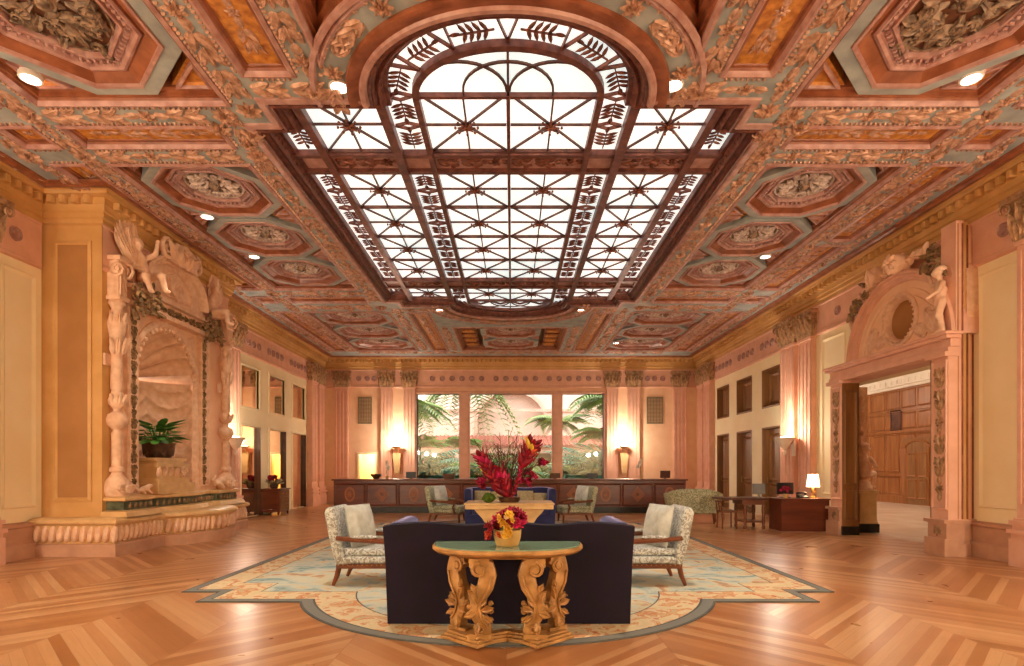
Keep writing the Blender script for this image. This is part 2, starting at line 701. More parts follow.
def rect(x0, x1, y0, y1):
    return [(x0, y0), (x1, y0), (x1, y1), (x0, y1)]


def octa(cx, cy, hx, hy, c):
    return [(cx - hx + c, cy - hy), (cx + hx - c, cy - hy), (cx + hx, cy - hy + c), (cx + hx, cy + hy - c),
            (cx + hx - c, cy + hy), (cx - hx + c, cy + hy), (cx - hx, cy + hy - c), (cx - hx, cy - hy + c)]


def arc(cx, cy, rx, ry, a0, a1, n):
    return [(cx + rx * cos(a0 + (a1 - a0) * i / n), cy + ry * sin(a0 + (a1 - a0) * i / n)) for i in range(n + 1)]

# ------------------------------------------------------------------ room shell
CZ = 6.2            # ceiling soffit
TOPZ = 6.62
YN, YF = -6.0, 24.0
WALLM = lambda x: frame((x, 0, 0), (0, 1, 0), (0, 0, 1))     # local x = Y, local y = Z, local z = +X

floor = struct(MB().box(-8.6, 8.3, YN, YF + 0.3, -0.2, 0).build('floor', 'parquet'), 'honey coloured chevron parquet floor of the lobby', 'floor')

WIN_Y = [(16.6, 17.8), (18.55, 19.8), (20.5, 21.7)]
# left wall: near bay, projecting fountain bay, window bay
wl = MB().mat('cream_plaster')
wl.plate(rect(YN, 9.7, 0, TOPZ), [], -0.3, 0, WALLM(-8.1))
NY, NR, NSP = 11.5, 0.95, 3.35           # niche centre, radius, spring height
niche = [(NY - NR, 1.15), (NY + NR, 1.15)] + arc(NY, NSP, NR, NR, 0, pi, 20)
wl.mat('ochre_stone')
wl.box(-8.4, -7.05, 9.7, 9.9, 0, TOPZ)
wl.mat('ochre_dark').box(-7.85, -7.25, 9.685, 9.7, 0.95, 5.4)
wl.mat('ochre_stone').sweep([(-7.85, 0.95), (-7.25, 0.95), (-7.25, 5.4), (-7.85, 5.4)], [(-0.03, 0), (-0.03, 0.03), (0.02, 0.045), (0.05, 0.0)], True, frame((0, 9.7, 0), (1, 0, 0), (0, 0, 1)))
wl.mat('peach_stone')
wl.plate(rect(9.9, 13.9, 0, TOPZ), [niche], -0.12, 0, WALLM(-7.05))
wl.box(-8.4, -7.05, 13.78, 13.9, 0, TOPZ)
wl.mat('cream_plaster')
holes = []
for a, b in WIN_Y:
    holes += [rect(a, b, 0.02, 2.77), rect(a, b, 3.37, 4.58)]
wl.plate(rect(13.9, YF + 0.3, 0, TOPZ), holes, -0.3, 0, WALLM(-8.0))
wall_left = struct(wl.build('wall_left'), 'cream and peach left wall with fountain bay and mirrored doors', 'wall')

wr = MB().mat('cream_plaster')
PY0, PY1, PZ = 9.84, 12.5, 3.45           # portal opening
wr.plate([(YN, 0), (PY0, 0), (PY0, PZ), (13.45, PZ), (13.45, 0), (YF + 0.3, 0), (YF + 0.3, TOPZ), (YN, TOPZ)], holes, 0, 0.3, WALLM(8.0))
wall_right = struct(wr.build('wall_right'), 'cream right wall with arched portal and panelled openings', 'wall')
wb = MB().mat('peach_stone')
WX0, WX1, WZ0, WZ1 = -4.03, 3.98, 1.0, 4.68
wb.plate(rect(-8.0, 8.0, 0, TOPZ), [rect(WX0, WX1, WZ0, WZ1), rect(-6.5, -5.8, 0.02, 2.1)], -0.3, 0, frame((0, YF, 0), (1, 0, 0), (0, 0, 1)))
wall_back = struct(wb.build('wall_back'), 'peach end wall with wide garden window behind the counter', 'wall')
wn_ = MB().mat('cream_plaster').box(-8.4, 8.3, YN - 0.3, YN, 0, TOPZ)
wall_front = struct(wn_.build('wall_front'), 'cream wall at the near end of the lobby', 'wall')

# frieze, cornice and base mouldings run round the room
PATH = [(8.0, YN), (8.0, YF), (-8.0, YF), (-8.0, 13.9), (-7.05, 13.9), (-7.05, 9.7), (-8.1, 9.7), (-8.1, YN)]
CORN = [(0, 5.70), (0.05, 5.72), (0.06, 5.78), (0.10, 5.80), (0.10, 5.88), (0.13, 5.90), (0.14, 5.99), (0.15, 6.0), (0.15, 6.12), (0.27, 6.13), (0.28, 6.18), (0.33, 6.2), (0.36, 6.24)]
FRZ = [(0.0, 4.93), (0.06, 4.95), (0.06, 5.0), (0.035, 5.02), (0.035, 5.66), (0.06, 5.68), (0.06, 5.71), (0, 5.71)]


def cornice(name, segs, label, mats=('ochre_stone', 'ochre_stone')):
    c = MB().mat(mats[0])
    c.sweep(PATH, CORN, False, None, segs)
    c.mat(mats[1])
    for i in segs:
        p, q = Vector(PATH[i]), Vector(PATH[i + 1])
        L = (q - p).length
        d = (q - p) / L
        nn = Vector((-d.y, d.x))
        k = int(L / 0.2)
        for j in range(k):
            if (p + d * (j + 0.5) * L / k).y < 4:
                continue
            ce = p + d * ((j + 0.5) * L / k) + nn * 0.15
            M = T(ce.x, ce.y, 0) @ RZ(atan2(d.y, d.x))
            c.prism([(-0.055, 0), (0.055, 0), (0.055, 0.07), (0.03, 0.1), (-0.03, 0.1), (-0.055, 0.07)], 6.0, 6.12, M)
    return struct(c.build(name), label, 'cornice')


cornice('trim_1', [2, 3, 4, 5, 6], 'dentilled ochre cornice along the top of the left wall')
cornice('trim_2', [1], 'dentilled ochre cornice across the end wall above the window')
cornice('trim_3', [0], 'dentilled ochre cornice along the top of the right wall')
BASE = [(0, 0.60), (0.05, 0.60), (0.1, 0.57), (0.1, 0.53), (0.06, 0.50), (0.06, 0.27), (0.11, 0.24), (0.12, 0.22), (0.13, 0.0)]
b_ = MB().mat('base_stone').sweep(PATH, BASE[::-1], False, None, [6])
struct(b_.build('baseboard_left'), 'stone dado base under the cream panel left of the fountain', 'baseboard')
b_ = MB().mat('base_stone').sweep([(8.0, YN), (8.0, 9.6)], BASE[::-1], False)
struct(b_.build('baseboard_right'), 'stone dado base right of the arched portal', 'baseboard')


def frieze(parent, segs, groups):
    f = MB().mat('pink_stone').sweep(PATH, FRZ, False, None, segs)
    o = f.build('frieze', parent=parent)
    for (M, xs) in groups:
        for x in xs:
            r = MB(M).mat('rose_moulding')
            r.lathe([(0.0, 0.03), (0.05, 0.035), (0.06, 0.01), (0.09, 0.01), (0.11, 0.03), (0.12, 0.0)], 12, T(x, 5.33, 0.035))
            r.rosette(0.09, 6, 0.012, x, 5.33, T(0, 0, 0.045), 1)
            r.build('roundel', parent=o)
    return o


FL = frame((-8.0, 0, 0), (0, 1, 0), (0, 0, 1))
FR = frame((8.0, 0, 0), (0, -1, 0), (0, 0, 1))
FB = frame((0, YF, 0), (1, 0, 0), (0, 0, 1))
xs_side = [16.7 + 0.34 * i for i in range(4)] + [18.45 + 0.34 * i for i in range(4)] + [20.3 + 0.34 * i for i in range(5)]
frieze(wall_left, [2, 3, 4, 6], [(FL, xs_side), (frame((-8.1, 0, 0), (0, 1, 0), (0, 0, 1)), [9.15])])
frieze(wall_right, [0], [(FR, [-x for x in xs_side] + [-9.0, -13.6])])
frieze(wall_back, [1], [(FB, [-3.35 + 0.42 * i for i in range(6)] + [-0.63 + 0.42 * i for i in range(5)] + [1.65 + 0.42 * i for i in range(6)] + [-6.5, -6.15, -5.85] + [5.85, 6.15, 6.5])])


def moulded_panel(mb, M, x0, x1, y0, y1, w=0.05, h=0.03):
    mb.sweep(rect(x0, x1, y0, y1), [(-w * 0.4, 0), (-w * 0.3, h * 0.6), (0, h), (w * 0.4, h * 0.5), (w, 0)], True, M)


pm = MB().mat('cream_plaster')
moulded_panel(pm, frame((-8.1, 0, 0), (0, 1, 0), (0, 0, 1)), 8.95, 9.55, 0.85, 4.75)
pm.build('panel_moulding', parent=wall_left)
pm = MB().mat('cream_plaster')
moulded_panel(pm, FR, -9.5, -8.75, 0.85, 4.75)
moulded_panel(pm, FR, -14.3, -13.35, 0.85, 4.75)
pm.build('panel_moulding', parent=wall_right)


def capital(mb, M, w, h, d):
    """leafy capital seen from the front, bottom centre at local origin; z out"""
    mb.prism([(-w * .46, 0), (w * .46, 0), (w * .46, d), (-w * .46, d)], 0, h * .86, M @ frame((0, 0, 0), (1, 0, 0), (0, 0, 1)) @ RX(0),
             [(-w * .58, -d * .0), (w * .58, -d * .0), (w * .58, d), (-w * .58, d)]) if False else None
    vs = [(-w * .46, 0, 0), (w * .46, 0, 0), (w * .46, 0, d), (-w * .46, 0, d), (-w * .56, h * .86, 0), (w * .56, h * .86, 0), (w * .56, h * .86, d * 1.25), (-w * .56, h * .86, d * 1.25)]
    mb.add(vs, [(0, 1, 2, 3), (7, 6, 5, 4), (3, 2, 6, 7), (0, 3, 7, 4), (2, 1, 5, 6)], M)
    mb.box(-w * .64, w * .64, h * .86, h, 0, d * 1.5, M)
    for k in range(4):
        x = -w * .36 + k * w * .24
        mb.leaf(h * .48, w * .26, 0.035, x, 0.01, pi / 2, 0.08, M @ T(0, 0, d), 5)
    for k in range(3):
        x = -w * .27 + k * w * .27
        mb.leaf(h * .72, w * .28, 0.04, x, h * .1, pi / 2, 0.1, M @ T(0, 0, d * 1.03), 5)
    for sg in (-1, 1):
        mb.leaf(h * .62, w * .24, 0.04, sg * w * .46, 0.02, pi / 2, 0.1, M @ T(0, 0, d), 5)
        mb.scroll(w * .15, sg * w * .5, h * .76, pi / 2, 1.6, 0.022, -sg, d * 1.45, M, 14)
        mb.scroll(w * .09, sg * w * .14, h * .74, pi / 2, 1.4, 0.016, sg, d * 1.4, M, 10)
        S_ = M @ T(sg * w * .5, 0, d * .5) @ RY(sg * pi / 2)
        mb.leaf(h * .6, d * .9, 0.04, 0, 0.02, pi / 2, 0.08, S_, 5)
    mb.rosette(w * .09, 6, 0.03, 0, h * .9, M @ T(0, 0, d * 1.5), 1)


def pilaster(parent, M, xc, w, d=0.14, top=4.95, caph=0.68, name='pilaster', mat='pink_stone', zb=0.0):
    p = MB(M).mat(mat)
    for (g, z0, z1) in ((0.07, 0, 0.42), (0.05, 0.42, 0.5), (0.09, 0.5, 0.56), (0.04, 0.56, 0.64), (0.07, 0.64, 0.7), (0.03, 0.7, 0.74)):
        p.box(xc - w / 2 - g, xc + w / 2 + g, zb + z0, zb + z1, 0, d + g)
    p.box(xc - w / 2, xc + w / 2, zb + 0.7, top, 0, d)
    k = 3
    for i in range(k + 1):
        x = xc - w / 2 + w * (0.08 + 0.84 * i / k)
        p.box(x - w * 0.05, x + w * 0.05, zb + 0.95, top - 0.15, d, d + 0.02)
    p.box(xc - w / 2 - 0.03, xc + w / 2 + 0.03, top - 0.07, top, 0, d + 0.03)
    o = p.build(name, parent=parent)
    c = MB().mat('capital_gold')
    capital(c, M @ T(xc, top, 0), w * 1.14, caph, d + 0.02)
    c.build('capital', parent=o)
    return o


for xc, w in ((-7.22, .55), (-5.3, .5), (-4.33, .5), (4.33, .5), (5.25, .5), (7.22, .55)):
    pilaster(wall_back, FB, xc, w)
for sgn, F, par in ((1, FL, wall_left), (-1, FR, wall_right)):
    for yc, w, d in ((14.95, .65, .14), (15.75, .75, .22), (22.3, .65, .2), (23.3, .65, .14)):
        pilaster(par, F, sgn * yc, w, d)
pilaster(wall_right, FR, -8.22, .66, .24)
pilaster(wall_left, frame((-8.1, 0, 0), (0, 1, 0), (0, 0, 1)), 8.3, .6, .24)

# panelled openings in the right wall, mirrored ones in the left
wi = 0
for side, X, F in (('right', 8.0, FR), ('left', -8.0, FL)):
    sg = -1 if side == 'right' else 1
    for i, (a, b) in enumerate(WIN_Y):
        nm = ('nearest', 'middle', 'farthest')[i]
        for lo, (z0, z1) in ((1, (0.0, 2.77)), (0, (3.37, 4.58))):
            wi += 1
            x0, x1 = sorted((sg * a, sg * b))
            fr = MB(F).mat('panel_wood' if side == 'right' else 'cream_plaster')
            fr.sweep(rect(x0, x1, z0, z1), [(-0.07, 0.0), (-0.07, 0.035), (-0.02, 0.045), (0.0, 0.02), (0.0, -0.25)], True) if side == 'left' else \
                fr.sweep(rect(x0, x1, z0, z1), [(0.0, 0.01), (0.05, 0.015), (0.06, -0.05), (0.06, -0.25)], True)
            o = fr.build('window_%d' % wi)
            if side == 'right':
                struct(o, '%s wood panelled %s opening in the right wall' % (nm, 'tall lower' if lo else 'upper'), 'window')
                p = MB(F).mat('panel_wood').box(x0, x1, z0, z1, -0.25, -0.2)
                if lo:
                    for (pa, pb) in ((0.18, 1.0), (1.12, 2.55)):
                        moulded_panel(p, F.inverted() @ F @ T(0, 0, -0.2), x0 + .16, x1 - .16, pa, pb, 0.07, 0.04)
                else:
                    moulded_panel(p, T(0, 0, -0.2), x0 + .16, x1 - .16, z0 + .15, z1 - .15, 0.07, 0.04)
                p.build('wood_panel', parent=o)
                if lo:
                    MB(F).mat('brass').tube([(x0 + .13, 1.02, -0.2), (x0 + .13, 1.02, -0.12), (x0 + .13, 1.2, -0.12), (x0 + .13, 1.2, -0.2)], 0.014).build('handle', parent=o)
            else:
                struct(o, '%s mirrored %s in the left wall' % (nm, 'door leaf' if lo else 'upper pane'), 'window')
                MB(F).mat('mirror_glass').box(x0, x1, z0 + 0.01, z1, -0.1, -0.03).build('mirror', parent=o)
                if lo:
                    MB(F).mat('dark_wood').box(x1 - 0.035, x1, 0.01, z1, -0.03, 0.07).build('leaf_edge', parent=o)

# garden window
gw = MB().mat('pink_stone')
gw.sweep(rect(WX0, WX1, WZ0, WZ1), [(-0.12, 0.0), (-0.12, 0.05), (-0.03, 0.07), (0.0, 0.03), (0.0, -0.3)], True, FB)
for xa, xb in ((-2.22, -1.76), (1.76, 2.22)):
    gw.box(xa, xb, WZ0, WZ1, -0.2, -0.02, FB)
    gw.box(xa + .1, xb - .1, WZ0, WZ1, -0.02, 0.02, FB)
gwin = struct(gw.build('window_13'), 'wide three-part garden window behind the reception counter', 'window')
for xa, xb in ((WX0, -2.22), (-1.76, 1.76), (2.22, WX1)):
    MB(FB).mat('clear_glass').box(xa, xb, WZ0, WZ1, -0.13, -0.12).build('pane', parent=gwin)
MB(FB).mat('honey_stone').box(WX0 - .1, WX1 + .1, WZ0 - 0.06, WZ0, -0.3, 0.08).build('sill', parent=gwin)

# lit alcove behind the end wall
al = MB().mat('cream_plaster')
al.box(-7.2, -5.1, 25.6, 25.7, 0, 2.6).box(-7.3, -7.2, 24.3, 25.7, 0, 2.6).box(-5.2, -5.1, 24.3, 25.7, 0, 2.6).box(-7.3, -5.1, 24.3, 25.7, 2.5, 2.6)
al.mat('parquet').box(-7.3, -5.1, 24.3, 25.7, -0.05, 0)
alc = struct(al.build('door_1'), 'brightly lit doorway in the end wall left of the window', 'doorway')
MB(FB).mat('cream_plaster').sweep([(-5.8, 0.02), (-5.8, 2.1), (-6.5, 2.1), (-6.5, 0.02)], [(-0.08, 0), (-0.08, 0.04), (0, 0.05), (0, -0.05)], False).build('architrave', parent=alc)
light('alcove_lamp', 'POINT', (-6.1, 24.9, 2.1), 90, (1, 0.8, 0.36), 0.12)

# ------------------------------------------------------------------ ceiling
SKY = arc(0, 7.23, 1.78, 1.48, pi, 2 * pi, 24) + [(3.1, 7.23), (3.1, 7.76), (3.5, 7.76), (3.5, 15.8), (3.1, 15.8), (3.1, 16.25)] + \
    arc(0, 16.25, 1.78, 1.3, 0, pi, 24) + [(-3.1, 16.25), (-3.1, 15.8), (-3.5, 15.8), (-3.5, 7.76), (-3.1, 7.76), (-3.1, 7.23)]


def mir(p):
    return [(-x, y) for x, y in p][::-1]


half = []          # (kind, polygon) on the +X side
half.append(('field', rect(4.05, 6.15, 8.7, 14.7)))
half.append(('slot', rect(4.05, 6.15, 7.74, 8.17)))
half.append(('big', rect(3.65, 6.05, 4.5, 7.2)))
half.append(('amber', rect(2.6, 3.13, 4.2, 6.66)))
sp = [(0.4, 4.5), (2.14, 4.5)] + [(2.35 * cos(a), 7.23 + 2.1 * sin(a)) for a in [-0.43 - (1.4 - 0.43) * i / 10 for i in range(11)]]
half.append(('spandrel', sp))
half.append(('slot', rect(4.05, 6.15, 15.4, 15.85)))
half.append(('field', rect(3.75, 6.15, 16.9, 22.4)))
half.append(('amber', rect(2.55, 3.05, 17.0, 22.4)))
for y0, y1 in ((4.5, 7.2), (7.74, 8.17), (8.7, 11.55), (11.85, 14.7), (15.4, 15.85), (16.9, 22.4)):
    half.append(('strip', rect(6.6, 7.03, y0, y1)))
allh = half + [(k, mir(p)) for k, p in half] + [('centre', rect(-1.9, 1.9, 18.75, 22.4))]

cb = MB().mat('sage_paint')
cb.plate(rect(-8.4, 8.3, YN, YF + 0.3), [SKY] + [p for k, p in allh], CZ, CZ + 0.34)
ceiling = struct(cb.build('ceiling', smooth=20), 'richly coffered and painted ceiling with copper leaf beams', 'ceiling')
cb = MB().mat('umber_recess').plate(rect(-8.4, 8.3, YN, YF + 0.3), [SKY], CZ + 0.30, CZ + 0.42)
cb.build('ceiling_backing', parent=ceiling)

EDGE = [(-0.07, CZ), (-0.065, CZ - 0.02), (-0.025, CZ - 0.035), (0.0, CZ - 0.012), (0.012, CZ + 0.015)]
EDGE2 = [(0.012, CZ + 0.015), (0.03, CZ + 0.04), (0.055, CZ + 0.045), (0.06, CZ + 0.1), (0.11, CZ + 0.12), (0.13, CZ + 0.2), (0.15, CZ + 0.3)]


def edged(c, poly):
    c.mat('rose_moulding').sweep(poly, EDGE)
    c.mat('russet_paint').sweep(poly, EDGE2)


DOWN = lambda x, y, z: frame((x, y, z), (1, 0, 0), (0, -1, 0))
ALONG = lambda x, y, z: frame((x, y, z), (0, 1, 0), (1, 0, 0))


def octagon_coffer(parent, cx, cy, hx, hy, big=False, relief='silver_relief'):
    """sage border ring, stepped russet and rose frames, carved centre panel"""
    c = MB()
    cut = min(hx, hy) * (0.56 if not big else 0.66)
    o1 = octa(cx, cy, hx, hy, cut)
    rw = 0.17 if not big else 0.2
    o2 = octa(cx, cy, hx - rw, hy - rw * .8, cut - rw * .45)
    c.mat('sage_paint').plate(o1, [o2], CZ + 0.06, CZ + 0.28)
    c.mat('rose_moulding').sweep(o2, [(-0.03, CZ + 0.06), (-0.02, CZ + 0.04), (0.015, CZ + 0.045), (0.02, CZ + 0.08)])
    s = min(hx, hy)
    d1 = 0.13 * s
    c.mat('russet_paint').sweep(o2, [(0.02, CZ + 0.08), (d1, CZ + 0.15), (d1 + .02, CZ + 0.13)])
    c.mat('rose_moulding').sweep(o2, [(d1 + .02, CZ + 0.13), (d1 + .05, CZ + 0.115), (d1 + .08, CZ + 0.13), (d1 + .09, CZ + 0.18)])
    c.beads([(x, y) for x, y in o2][::-1], 0.075, 0.028, -(CZ + 0.17), True, Matrix.Scale(-1, 4, (0, 0, 1)), -(d1 + .13))
    d2 = d1 + .19
    c.mat('rose_moulding').sweep(o2, [(d1 + .09, CZ + 0.18), (d2 - .02, CZ + 0.18), (d2, CZ + 0.15), (d2 + .03, CZ + 0.15), (d2 + .045, CZ + 0.22)])
    # corner triangles
    for sx in (-1, 1):
        for sy in (-1, 1):
            P = [(cx + sx * hx, cy + sy * hy), (cx + sx * (hx - cut * .8), cy + sy * hy), (cx + sx * hx, cy + sy * (hy - cut * .8))]
            if sx * sy < 0:
                P = P[::-1]
            c.mat('rose_moulding').sweep(P, [(0.03, CZ + .30), (0.04, CZ + .1), (0.07, CZ + .09), (0.085, CZ + 0.12)])
            c.mat('amber_panel').sweep(P, [(0.085, CZ + 0.12), (0.12, CZ + 0.15)])
            c.prism(P, CZ + .145, CZ + .29)
    o = c.build('octagonal_coffer', parent=parent)
    m = MB(DOWN(cx, cy, CZ + 0.22))
    in2 = d2 + .04
    fx, fy = hx - rw - in2, hy - rw * .8 - in2
    m.mat('umber_recess' if big else 'dark_relief').prism(octa(0, 0, fx + .03, fy + .03, max(0.1, cut - rw * .45 - in2 * .4)), -0.03, 0.0)
    m.mat(relief)
    R = min(fx, fy)
    m.rosette(R * .34, 8, 0.05, 0, 0, None, 2)
    m.mat('dark_relief').lathe([(0, 0.12), (R * .1, 0.11), (R * .16, 0.05), (R * .2, 0.07), (R * .24, 0.02)], 14)
    m.mat(relief)
    ring = [(fx * .96 * cos(2 * pi * i / 32), fy * .96 * sin(2 * pi * i / 32), .01) for i in range(33)]
    m.tube(ring, .02, 5)
    for i in range(8):
        a = 2 * pi * (i + .5) / 8
        k = 1.0 / sqrt((cos(a) / fx) ** 2 + (sin(a) / fy) ** 2)
        px, py = cos(a) * k * .68, sin(a) * k * .68
        m.scroll(R * .2, px, py, a + (1.2 if i % 2 else -1.2), 1.3, R * .06, 1 if i % 2 else -1, 0.035, None, 14)
        m.leaf(k * .5, R * .2, 0.06, cos(a) * k * .32, sin(a) * k * .32, a, 0.02, None, 5)
        a2 = 2 * pi * i / 8
        k2 = 1.0 / sqrt((cos(a2) / fx) ** 2 + (sin(a2) / fy) ** 2)
        m.leaf(k2 * .42, R * .26, 0.06, cos(a2) * k2 * .5, sin(a2) * k2 * .5, a2, 0.02, None, 5)
    if big:
        for i in range(26):
            a = RND.uniform(0, 2 * pi)
            k = RND.uniform(.45, .92)
            x, y = fx * k * cos(a), fy * k * sin(a)
            m.leaf(R * .42, R * .24, 0.07, x, y, RND.uniform(0, 2 * pi), 0.03, None, 5)
            m.scroll(R * .15, x, y, a, 1.3, R * .04, 1, 0.05, None, 10)
    m.build('medallion', parent=o)
    return o


for kind, poly in allh:
    xs = [p[0] for p in poly]
    ys = [p[1] for p in poly]
    x0, x1, y0, y1 = min(xs), max(xs), min(ys), max(ys)
    cx, cy = (x0 + x1) / 2, (y0 + y1) / 2
    c = MB()
    if kind in ('slot', 'amber', 'strip'):
        c.mat('rose_moulding').sweep(poly, EDGE)
        c.mat('russet_paint').sweep(poly, [(.012, CZ + .015), (.03, CZ + .04), (.06, CZ + .045), (.075, CZ + .07)])
    else:
        edged(c, poly)
    c.mat('sage_paint')
    if kind in ('field', 'big', 'slot', 'amber', 'strip'):
        c.mat('copper_leaf')
        c.beads(poly[::-1], 0.065, 0.026, -CZ, True, Matrix.Scale(-1, 4, (0, 0, 1)), 0.1)
    if kind == 'field':
        fr = c.build('coffer_frame', parent=ceiling)
        n3 = 3
        h = (y1 - y0) / n3
        for k in range(n3):
            octagon_coffer(ceiling, cx, y0 + (k + .5) * h, (x1 - x0) / 2 - .05, h / 2 - .03)
    elif kind == 'big':
        fr = c.build('coffer_frame', parent=ceiling)
        octagon_coffer(ceiling, cx, cy, (x1 - x0) / 2 - .06, (y1 - y0) / 2 - .06, True, 'dark_relief')
    elif kind in ('slot', 'amber', 'strip', 'spandrel'):
        c.mat('amber_panel' if kind != 'spandrel' else 'russet_paint')
        PZ_ = CZ + (.06 if kind != 'spandrel' else .26)
        c.prism(poly, PZ_, CZ + 0.31)
        if kind == 'strip':
            k = max(1, int((y1 - y0) / 0.7))
            for j in range(1, k):
                yy = y0 + (y1 - y0) * j / k
                c.mat('rose_moulding').box(x0 + .14, x1 - .14, yy - .03, yy + .03, PZ_ - .03, PZ_ + .01)
        if kind != 'spandrel':
            c.mat('copper_leaf')
            if x1 - x0 > y1 - y0:
                c.garland(x1 - x0 - .4, .2, .4, 0.015, DOWN(x0 + .2, cy, PZ_), 'copper_leaf')
            else:
                c.garland(y1 - y0 - .4, .24, .45, 0.015, ALONG(cx, y0 + .2, PZ_), 'copper_leaf')
        c.build('painted_panel', parent=ceiling)
    elif kind == 'centre':
        c.build('coffer_frame', parent=ceiling)
        for k in range(2):
            octagon_coffer(ceiling, 0, y0 + (k + .5) * (y1 - y0) / 2, 1.05, (y1 - y0) / 4 - .04)
        for sg in (-1, 1):
            q = MB()
            for j in range(5):
                ya = y0 + .15 + j * .7
                q.mat('russet_paint').box(sg * 1.5 - .28, sg * 1.5 + .28, ya, ya + .5, CZ + .16, CZ + .3)
                q.mat('amber_panel').box(sg * 1.5 - .2, sg * 1.5 + .2, ya + .08, ya + .42, CZ + .13, CZ + .16)
            q.build('painted_panel', parent=ceiling)

# copper leaf garlands on the beams
gl_list = []
for sg in (-1, 1):
    gl_list += [(ALONG(sg * 3.78, 7.9, CZ), 7.9, .36), (ALONG(sg * 3.4, 4.3, CZ), 2.85, .36), (ALONG(sg * 2.37, 4.3, CZ), 2.4, .34),
                (ALONG(sg * 6.38, 4.3, CZ), 18.3, .32), (ALONG(sg * 7.22, 4.3, CZ), 18.3, .26),
                (ALONG(sg * 3.4, 16.5, CZ), 5.9, .4), (ALONG(sg * 2.22, 18.6, CZ), 3.8, .36)]
for y, w in ((8.43, .36), (7.47, .36), (15.05, .46), (16.37, .6)):
    for sg in (-1, 1):
        gl_list.append((DOWN(4.0 if sg > 0 else -6.2, y, CZ), 2.2, w))
for y, w in ((6.95, .32), (16.65, .4)):
    for sg in (-1, 1):
        gl_list.append((DOWN(2.2 if sg > 0 else -3.2, y, CZ), 1.0, w))
gl_list.append((DOWN(-6.2, 22.75, CZ), 12.4, .4))
for k, (M, L, w) in enumerate(gl_list):
    MB().garland(L, w, .52, 0.035, M, 'copper_leaf', k).build('beam_garland', parent=ceiling)

cr = MB().mat('russet_paint')
cr.sweep(PATH, [(.38, CZ + .01), (.39, CZ - .04), (.46, CZ - .05), (.5, CZ - .02), (.56, CZ - .02), (.58, CZ + .01)], False)
cr.mat('rose_moulding').sweep(SKY, [(-.13, CZ + .005), (-.12, CZ - .025), (-.08, CZ - .035), (-.03, CZ - .03), (-.005, CZ + .01)])
cr.mat('copper_leaf').garland(5.0, .22, .45, .03, ALONG(-7.68, 4.4, CZ), 'copper_leaf')
for sg in (-1, 1):
    for x, y in ((3.78, 8.43), (3.78, 7.47), (3.4, 7.35), (6.38, 8.43), (6.38, 7.47), (7.22, 8.43), (7.22, 7.47), (3.78, 15.05), (3.78, 16.37), (6.38, 15.05), (6.38, 16.37), (2.4, 7.0), (3.6, 7.9), (4.0, 7.75)):
        cr.rosette(.17, 8, .05, 0, 0, DOWN(sg * x, y, CZ), 2)
    for y0, y1 in ((7.3, 8.6),):
        cr.garland(y1 - y0, .3, .4, .035, ALONG(sg * 3.74, y0, CZ), 'copper_leaf', 1)
cr.build('beam_rosettes', parent=ceiling)

# arched mouldings round the two rounded ends of the skylight
for yc, ry, a0, a1 in ((7.23, 1.48, pi, 2 * pi), (16.25, 1.3, 0, pi)):
    c = MB()
    P = lambda d: arc(0, yc, 1.78 + d, ry + d, a0, a1, 40)
    c.mat('russet_paint').sweep(P(0.0), [(-0.26, CZ), (-0.25, CZ - .05), (-0.2, CZ - .06), (-0.13, CZ - .03), (-.02, CZ - .03), (0, CZ)], False)
    c.mat('rose_moulding').sweep(P(0.0), [(-0.1, CZ - .03), (-0.08, CZ - .06), (-0.03, CZ - .06), (0.0, CZ - .02), (0, CZ + .05)], False)
    c.mat('rose_moulding').sweep(P(0.62), [(-0.06, CZ), (-0.05, CZ - .04), (0.0, CZ - .05), (.03, CZ)], False)
    c.mat('copper_leaf').beads(P(0.54), 0.09, 0.03, -CZ, False, Matrix.Scale(-1, 4, (0, 0, 1)))
    c.mat('copper_leaf')
    pts = P(0.40)
    n = len(pts)
    for i in range(0, n - 1):
        x, y = pts[i]
        x2, y2 = pts[i + 1]
        a = atan2(y2 - y, x2 - x)
        M = DOWN(x, y, CZ)
        if i % 8 == 4:
            c.rosette(0.13, 8, 0.04, 0, 0, M, 2)
        elif i % 8 not in (3, 5):
            for s_ in (-1, 1):
                c.leaf(0.22, 0.13, 0.04, 0, 0, -a + (0 if i % 8 > 4 else pi) + s_ * .45, 0, M, 4)
    c.build('arch_moulding', parent=ceiling)

# ------------------------------------------------------------------ skylight
GZ = CZ + 0.19
sky = thing('skylight', 'large leaded glass skylight with rounded ends and star patterned panes in the ceiling', 'skylight', (0, 11.75, CZ))
MB().mat('milk_glass').prism(SKY, GZ + 0.02, GZ + 0.03).build('glazing', parent=sky, world=True)
fr = MB().mat('bronze_frame')
fr.sweep(SKY, [(0.0, CZ + 0.4), (0.0, CZ - 0.02), (0.04, CZ - 0.03), (0.05, CZ + 0.02), (0.1, CZ + .05), (0.13, CZ + .02), (0.16, CZ + .05), (0.19, CZ + .13), (0.24, CZ + .13), (0.26, GZ + .03)])
fr.beads(SKY[::-1], 0.11, 0.035, -(CZ + 0.09), True, Matrix.Scale(-1, 4, (0, 0, 1)), -0.15)
fr.build('frame', parent=sky, world=True)


def bar(mb, x0, y0, x1, y1, w, h=0.04, z=GZ):
    L = hypot(x1 - x0, y1 - y0)
    mb.box(0, L, -w / 2, w / 2, z - h, z + 0.015, T(x0, y0, 0) @ RZ(atan2(y1 - y0, x1 - x0)))


